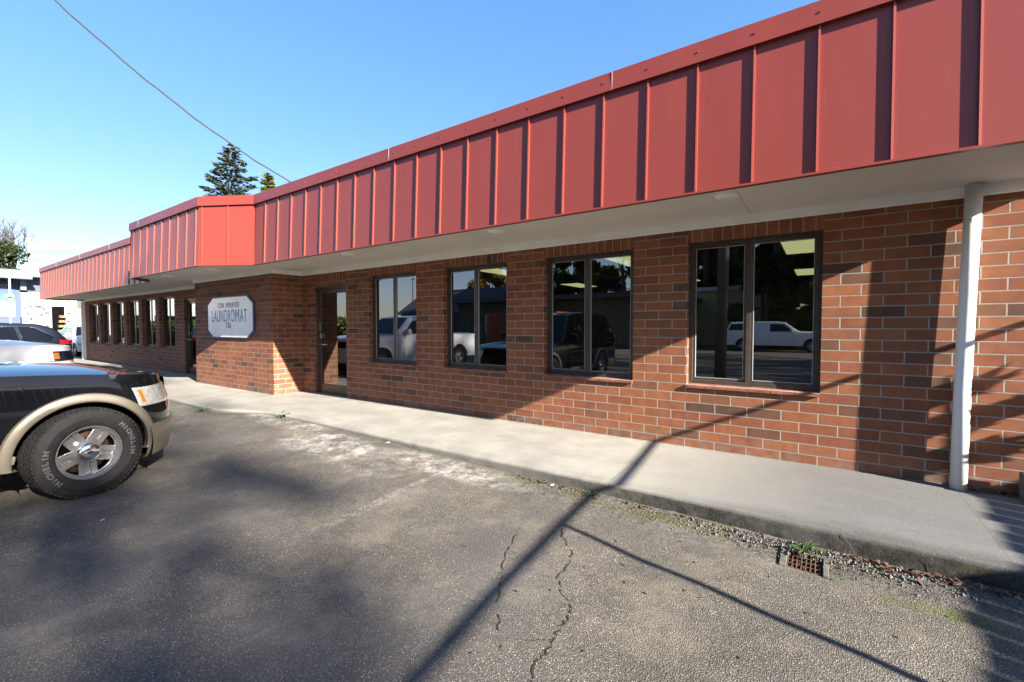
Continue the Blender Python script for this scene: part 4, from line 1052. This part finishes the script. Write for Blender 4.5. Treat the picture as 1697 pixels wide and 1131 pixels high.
def wire(name,a,b,sag,r,label,wob=0,n=40):
    a=Vector(a);b=Vector(b); pts=[]
    for k in range(n+1):
        q=k/n; p=a.lerp(b,q); p.z-=sag*4*q*(1-q); 
        if wob: p.z+=wob*math.sin(q*n*1.1)*.5+wob*math.sin(q*n*.43); 
        pts.append(p)
    o=MB().tube(pts,r,6).build(name,M['wire']); tag(o,label,'cable'); return o
WIRES=True
def cray(x,y):
    d=fw+rt*((x-848.5)/f)-up*((y-565.5)/f); return d
O=Vector((0,-5.16,1.32))
d1=cray(481,302); WA=O+d1*(7.6/d1.y); d2=cray(78,-12); WB=O+d2*11.5
wire('overhead_cable',WA,WB,.30,.022,'black twisted service cable running up from the roof into the sky',.012,60)
pole((-50,-41,-.2),9.4,'utility pole with crossarm far behind the blue house',True,.16,R(30))
wire('overhead_wire',(-50,-41,9.1),(-10,-30,9.8),.8,.03,'wire running over the taupe building from the far utility pole')
wire('overhead_wire',(-92,15.2,12.9),(-62,-9,9.2),.9,.025,'thin wire high above the storefront trees')
wire('overhead_wire',(-92,15.5,12.3),(-70,5,8.6),.5,.025,'thin lower wire between the far poles')
pr=empty('shadow_rail',(3.13,-3.24,-.2)); tag(pr,'galvanised pipe barrier added out of view on the right to cast thin shadows','barrier')  # unseen frame, added so its post and crossbar shadows cross the lot
MB().tube([(.70,-4.6,2.19),(-.44,2.95,2.19)],.024,10).build('top_rail',M['galv'],pr)
for xx,yy in((.69,-4.5),(0,0)): MB().tube([(xx,yy,-.1),(xx,yy,2.19)],.024,10).build('leg',M['galv'],pr)
fn=empty('shadow_fence',(4.93,0,-.2)); tag(fn,'weathered board fence added out of view to shade the right edge of the lot','fence')  # unseen fence, added to throw the straight-edged shade on the right
q=MB()
for i in range(128):
    y0=14-i*.17; q.box(0,.025,y0-.16,y0,0.02,1.98+.015*math.sin(i*2.3))
q.build('boards',M['fence'],fn)
for i in range(10): MB().box(.026,.116,13.9-i*2.4-.09,13.9-i*2.4,0,1.95).build('post',M['fence'],fn)
# slim sapling added out of view to cast a leafy shadow on the wall
sp=empty('sapling',(2.75,-.42,-.03)); tag(sp,'slim leafy sapling added out of view to cast a shadow on the brick wall','plant')
tb_=MB().tube([(0,0,0),(.02,.01,.9),(0,0,1.8)],[.02,.015,.006],6); tb_.build('stem',M['bark'],sp)
rng=np.random.default_rng(3); V,F=leaf_cloud([(0,0,.7),(.02,.0,1.1),(0,.02,1.4),(-.02,0,1.65)],[.10,.12,.11,.08],420,.06); from_np('leaves',V,F,M['leaf_dark'],sp)
# concrete block at right edge by wall
bl=MB().box(1.275,1.42,-.26,-.06,-.01,.20).build('concrete_block',M['moss_conc'],bevel=.012); tag(bl,'small grey concrete block against the brick wall right of the white post','block')

# ------------------------------------------------------------------ drain grate, debris, weeds
dg=empty('storm_drain',(-.075,-1.765,0)); tag(dg,'rusty rectangular storm drain grate set in the asphalt by the kerb','drain')
zt=gz(-.075,-1.76)-.012
q=MB(); q.box(-.13,-.09,-.145,.145,zt-.2,zt+.012); q.box(.10,.13,-.145,.145,zt-.2,zt+.010); q.box(-.09,.10,.12,.145,zt-.2,zt+.004); q.box(-.09,.10,-.145,-.135,zt-.2,zt-.004); q.box(-.128,.128,-.143,.143,zt-.25,zt-.2)
q.build('frame',M['moss_conc'],dg,bevel=.004)
q=MB()
for i in range(8): xx=-.085+i*.0245; q.box(xx-.003,xx+.003,-.13,.12,zt-.014,zt+.0)
for i in range(5): yy=-.125+i*.06; q.box(-.088,.099,yy-.003,yy+.003,zt-.013,zt-.001)
q.build('grate',M['rust'],dg)
def weed(loc,s,n,label,seed,group='weeds along the kerb'):
    r_=random.Random(seed); root=empty('weed_plant',loc); tag(root,label,'weed',group); mb=MB()
    for i in range(n):
        a=r_.uniform(0,6.28); L=s*r_.uniform(.6,1.15); w_=L*.065; h=L*r_.uniform(.25,.6)
        d=Vector((math.cos(a),math.sin(a),0)); sd=Vector((-d.y,d.x,0)); row=[]
        for k in range(6):
            q=k/5; c_=d*L*q+Vector((0,0,h*math.sin(q*2.2)*.8)); ww=w_*math.sin(max(.08,q)*3.0)**.7 if q<1 else .001
            row.append([c_-sd*ww,c_+Vector((0,0,-ww*.3)),c_+sd*ww])
        mb.grid(row,0,True)
    mb.build('leaves',M['weed'],root); return root
weed((-.07,-1.66,-.165),.105,22,'green leafy weed growing over the back edge of the storm drain',1)
weed((-6.95,-1.50,-.09),.16,16,'bright green weed at the kerb in front of the near door',2)
weed((-1.62,-1.60,-.14),.07,12,'tiny pale weed at the kerb where the thin shadow crosses',3)
weed((-1.30,-1.545,-.15),.075,12,'tiny green tuft under the kerb lip beside the moss strip',4)
weed((-2.1,-1.56,-.14),.05,9,'tiny weed at the kerb left of the thin shadow',5)
weed((-8.55,-1.95,-.09),.14,14,'small weed at the kerb corner by the black SUV nose',6)
weed((.11,-1.92,-.17),.035,10,'tiny moss tuft at the right corner of the storm drain',7)
# fallen leaves
rng=np.random.default_rng(11)
def scatter(n,xf,yf,size,mat,name,label,cat,zoff=.006,tilt=.25,thin=.55):
    x=xf(n); y=yf(n); z=np.array([gz(a,b)+(hn(a,b) if b<-1.5 else 0) for a,b in zip(x,y)])+zoff
    p=np.stack([x,y,z],1); a=rng.normal(size=(n,3)); a[:,2]*=tilt; a/=np.linalg.norm(a,axis=1)[:,None]
    up_=np.stack([rng.normal(0,tilt,n),rng.normal(0,tilt,n),np.ones(n)],1); b=np.cross(a,up_); b/=np.linalg.norm(b,axis=1)[:,None]
    s=(size*rng.uniform(.5,1.4,n))[:,None]; nn=np.cross(a,b); 
    V=np.stack([p-a*s,p-a*s*.2-b*s*thin+nn*s*.2,p+a*s,p+a*s*.1+b*s*thin+nn*s*.15],1).reshape(-1,3)
    o=from_np(name,V,np.arange(4*n).reshape(n,4),mat); tag(o,label,cat,kind='stuff'); return o
scatter(170,lambda n:rng.uniform(.15,1.6,n),lambda n:-1.54-np.abs(rng.normal(0,.055,n)),.024,M['dry_leaf'],'leaf_litter','drift of brown fallen leaves under the kerb right of the drain','leaves',.014,.5)
scatter(130,lambda n:rng.uniform(-2.5,.3,n),lambda n:-1.54-np.abs(rng.normal(0,.05,n)),.018,M['dry_leaf'],'leaf_litter','thin line of brown leaf scraps along the kerb foot','leaves',.008,.4)
scatter(260,lambda n:rng.uniform(-6,1.2,n),lambda n:rng.uniform(-4.9,-1.6,n),.011,M['dry_leaf'],'leaf_litter','tiny orange leaf scraps spread over the asphalt','leaves',.006,.2)
scatter(120,lambda n:rng.uniform(1.0,1.4,n),lambda n:-.05-np.abs(rng.normal(0,.05,n)),.02,M['dry_leaf'],'leaf_litter','brown leaves gathered at the wall foot right of the white post','leaves',.22,.5)
# loose grit stones round the drain
def stones(n,xf,yf,smin,smax,name,label):
    V=[];F=[]; base=np.array([(1,0,0),(-1,0,0),(0,1,0),(0,-1,0),(0,0,1),(0,0,-1)],float); fc=np.array([(0,2,4),(2,1,4),(1,3,4),(3,0,4),(2,0,5),(1,2,5),(3,1,5),(0,3,5)])
    x=xf(n);y=yf(n)
    for i in range(n):
        s=rng.uniform(smin,smax)*(rng.random()**1.5+.4); b=base*s*rng.uniform(.6,1.3,(6,3)); z=gz(x[i],y[i])+hn(x[i],y[i])+s*.15
        V.append(b+np.array([x[i],y[i],z])); F.append(fc+6*i)
    o=from_np(name,np.concatenate(V),np.concatenate(F),M['stone']); tag(o,label,'gravel',kind='stuff')
stones(2600,lambda n:rng.uniform(-2.2,1.3,n),lambda n:-1.53-np.abs(rng.normal(0,.13,n)),.002,.008,'gravel','loose grey grit along the kerb around the drain')
stones(420,lambda n:rng.uniform(-.9,1.3,n),lambda n:-1.56-np.abs(rng.normal(0,.10,n)),.007,.015,'gravel','coarse broken asphalt lumps between the kerb and the drain')
stones(500,lambda n:rng.uniform(-7,1.0,n),lambda n:rng.uniform(-4.8,-1.6,n),.0015,.0035,'gravel','scattered small stones on the asphalt')
# paper scraps
for i,(x,y,s,l) in enumerate(((-4.35,-1.56,.03,'white paper scrap at the kerb beside the powder stain'),(-2.02,-1.60,.022,'white paper scrap at the kerb left of the thin weed'),(-4.6,-4.15,.02,'small pale scrap of paper on the asphalt in front of the wheel'))):
    z=gz(x,y)+.012; q=MB(); q.add([(x-s,y-s*.5,z),(x+s,y-s*.6,z+.006),(x+s*.9,y+s*.6,z+.01),(x,y+s*.8,z+.014),(x-s,y+s*.4,z+.002)],[(0,1,2,3,4)]); tag(q.build('paper_scrap',M['far_white']),l,'litter')

# ------------------------------------------------------------------ blue storefront beyond the end of the building
SF=empty('blue_storefront',(-45,0,-.2)); tag(SF,'slate blue grocery storefront with white framed windows beyond the brick building','building')
M['slate']=simple('slate blue siding',(.055,.075,.125),.7,var=.06); M['slate_l']=simple('pale slate trim',(.10,.135,.20),.6); M['navy_panel']=simple('navy sign panel',(.012,.018,.05),.5); M['sf_white']=simple('white storefront frame',(.62,.62,.62),.5,var=.03)
def poster_mat():
    t=NT('fruit poster'); c=t.coord(); s=t.n('SeparateXYZ'); t.l(c,s.inputs[0]); z=s.outputs[2]
    m0=t.mapv(c,(0.001,1.0,1.15))
    v=t.voro(m0,1.7,col=True); d=t.voro(m0,1.7); 
    base=t.ramp(t.sstep(z,2.2,4.1),[(0,(.10,.26,.26)),(.35,(.16,.34,.34)),(.6,(.07,.26,.36)),(.8,(.03,.12,.36)),(1,(.02,.06,.25))])
    hs=t.n('HueSaturation'); hs.inputs['Saturation'].default_value=1.1; t.l(v,hs.inputs['Color'])
    m=t.math('MULTIPLY',t.math('LESS_THAN',d,.27),t.math('LESS_THAN',z,3.6))
    t.pbsdf(t.mix(m,base,t.mix(.45,hs.outputs[0],(.42,.34,.22))),.5); return t.mat
M['poster']=poster_mat()
q=MB(); q.box(-8,0,-2,3.6,0,4.9); q.box(-8,-.3,3.6,9.5,0,4.9); q.build('wall',M['slate'],SF)
MB().box(-8.5,1.1,-2.5,9.8,4.94,5.34).build('roof_fascia',M['slate_l'],SF)
MB().box(.7,1.5,-2.4,1.25,4.74,4.90).build('canopy_beam',M['slate_l'],SF)
MB().box(.01,.5,.82,1.10,4.05,4.93).build('bracket',M['slate_l'],SF)
MB().box(.01,.12,-1.6,.50,4.1,4.72).build('sign_panel',M['navy_panel'],SF)
text_mesh('JOY',.34,M['sign_letter'],'lettering',SF,(.13,.18,4.28),(R(90),0,R(90)),.004)
MB().box(.01,.08,-1.5,.62,2.2,4.08).build('poster',M['poster'],SF)
q=MB(); y0,y1=.94,3.62
for yy in (.94,1.46,2.28,3.05,3.40,3.60): q.box(.05,.14,yy-.05,yy+.05,0,3.90)
for zz in (.0,3.03,3.82): q.box(.05,.13,y0,y1,zz,zz+.09)
for zz in (1.3,1.75,2.2,2.62): q.box(.05,.10,y0,2.28,zz,zz+.10); q.box(.05,.1,3.05,3.6,zz,zz+.09)
q.build('window_frame',M['sf_white'],SF)
M['sf_glass']=simple('posters and stock behind glass',(.16,.19,.20),.25,var=.85,scale=4.5,coat=1); M['sf_green']=simple('pale green banner',(.22,.32,.13),.6,var=.3,scale=3)
MB().box(.012,.03,y0,y1,3.1,3.86).build('upper_panel',M['sf_white'],SF); MB().box(.031,.045,y0,y1,3.16,3.48).build('banner',M['sf_green'],SF)
MB().box(.012,.03,y0,2.28,0.1,3.04).build('pane',M['sf_glass'],SF); MB().box(.012,.03,3.05,3.6,0.1,3.04).build('pane',M['sf_glass'],SF)
MB().box(.012,.03,2.33,3.0,0,3.04).build('doorway',M['dark'],SF)
MB().box(.06,.10,2.42,2.52,2.98,3.06).build('red_lamp',M['red_lens'],SF)
M['fruit']=simple('stacked produce',(.13,.10,.04),.7,var=.6,scale=9)
pd=empty('produce_stand',(-44.7,2.75,-.2)); tag(pd,'stacked yellow produce display in the dark storefront doorway','display')
for k in range(6): MB().box(-.2,.2,-.22+.03*k,.26,.5+k*.34,.68+k*.34).build('tray',M['fruit'],pd)
q=MB().box(-.25,-.15,3.7,9.5,2.9,3.15); q.build('red_band',M['crimson'],SF); MB().box(-.28,-.16,3.66,9.5,0.02,2.89).build('lower_wall',M['sf_white'],SF)
fp=empty('lamp_pole',(-40,-.24,-.2)); tag(fp,'thin white pole in front of the fruit poster','pole'); MB().tube([(0,0,0),(0,.02,4.5)],[.06,.045],8).build('pole',M['sf_white'],fp); q=MB(); q.lathe([(3.55,.05),(3.35,.30),(3.32,.0)],16,0,'z'); q.build('lamp_shade',M['cream'],fp)
# parking stripes in the far lot
q=MB()
for k in range(6): q.box(-37+.0,-30.5,.8+k*2.7,.92+k*2.7,-.198,-.194)
tag(q.build('parking_stripe_paint',M['sf_white']),kind='structure')
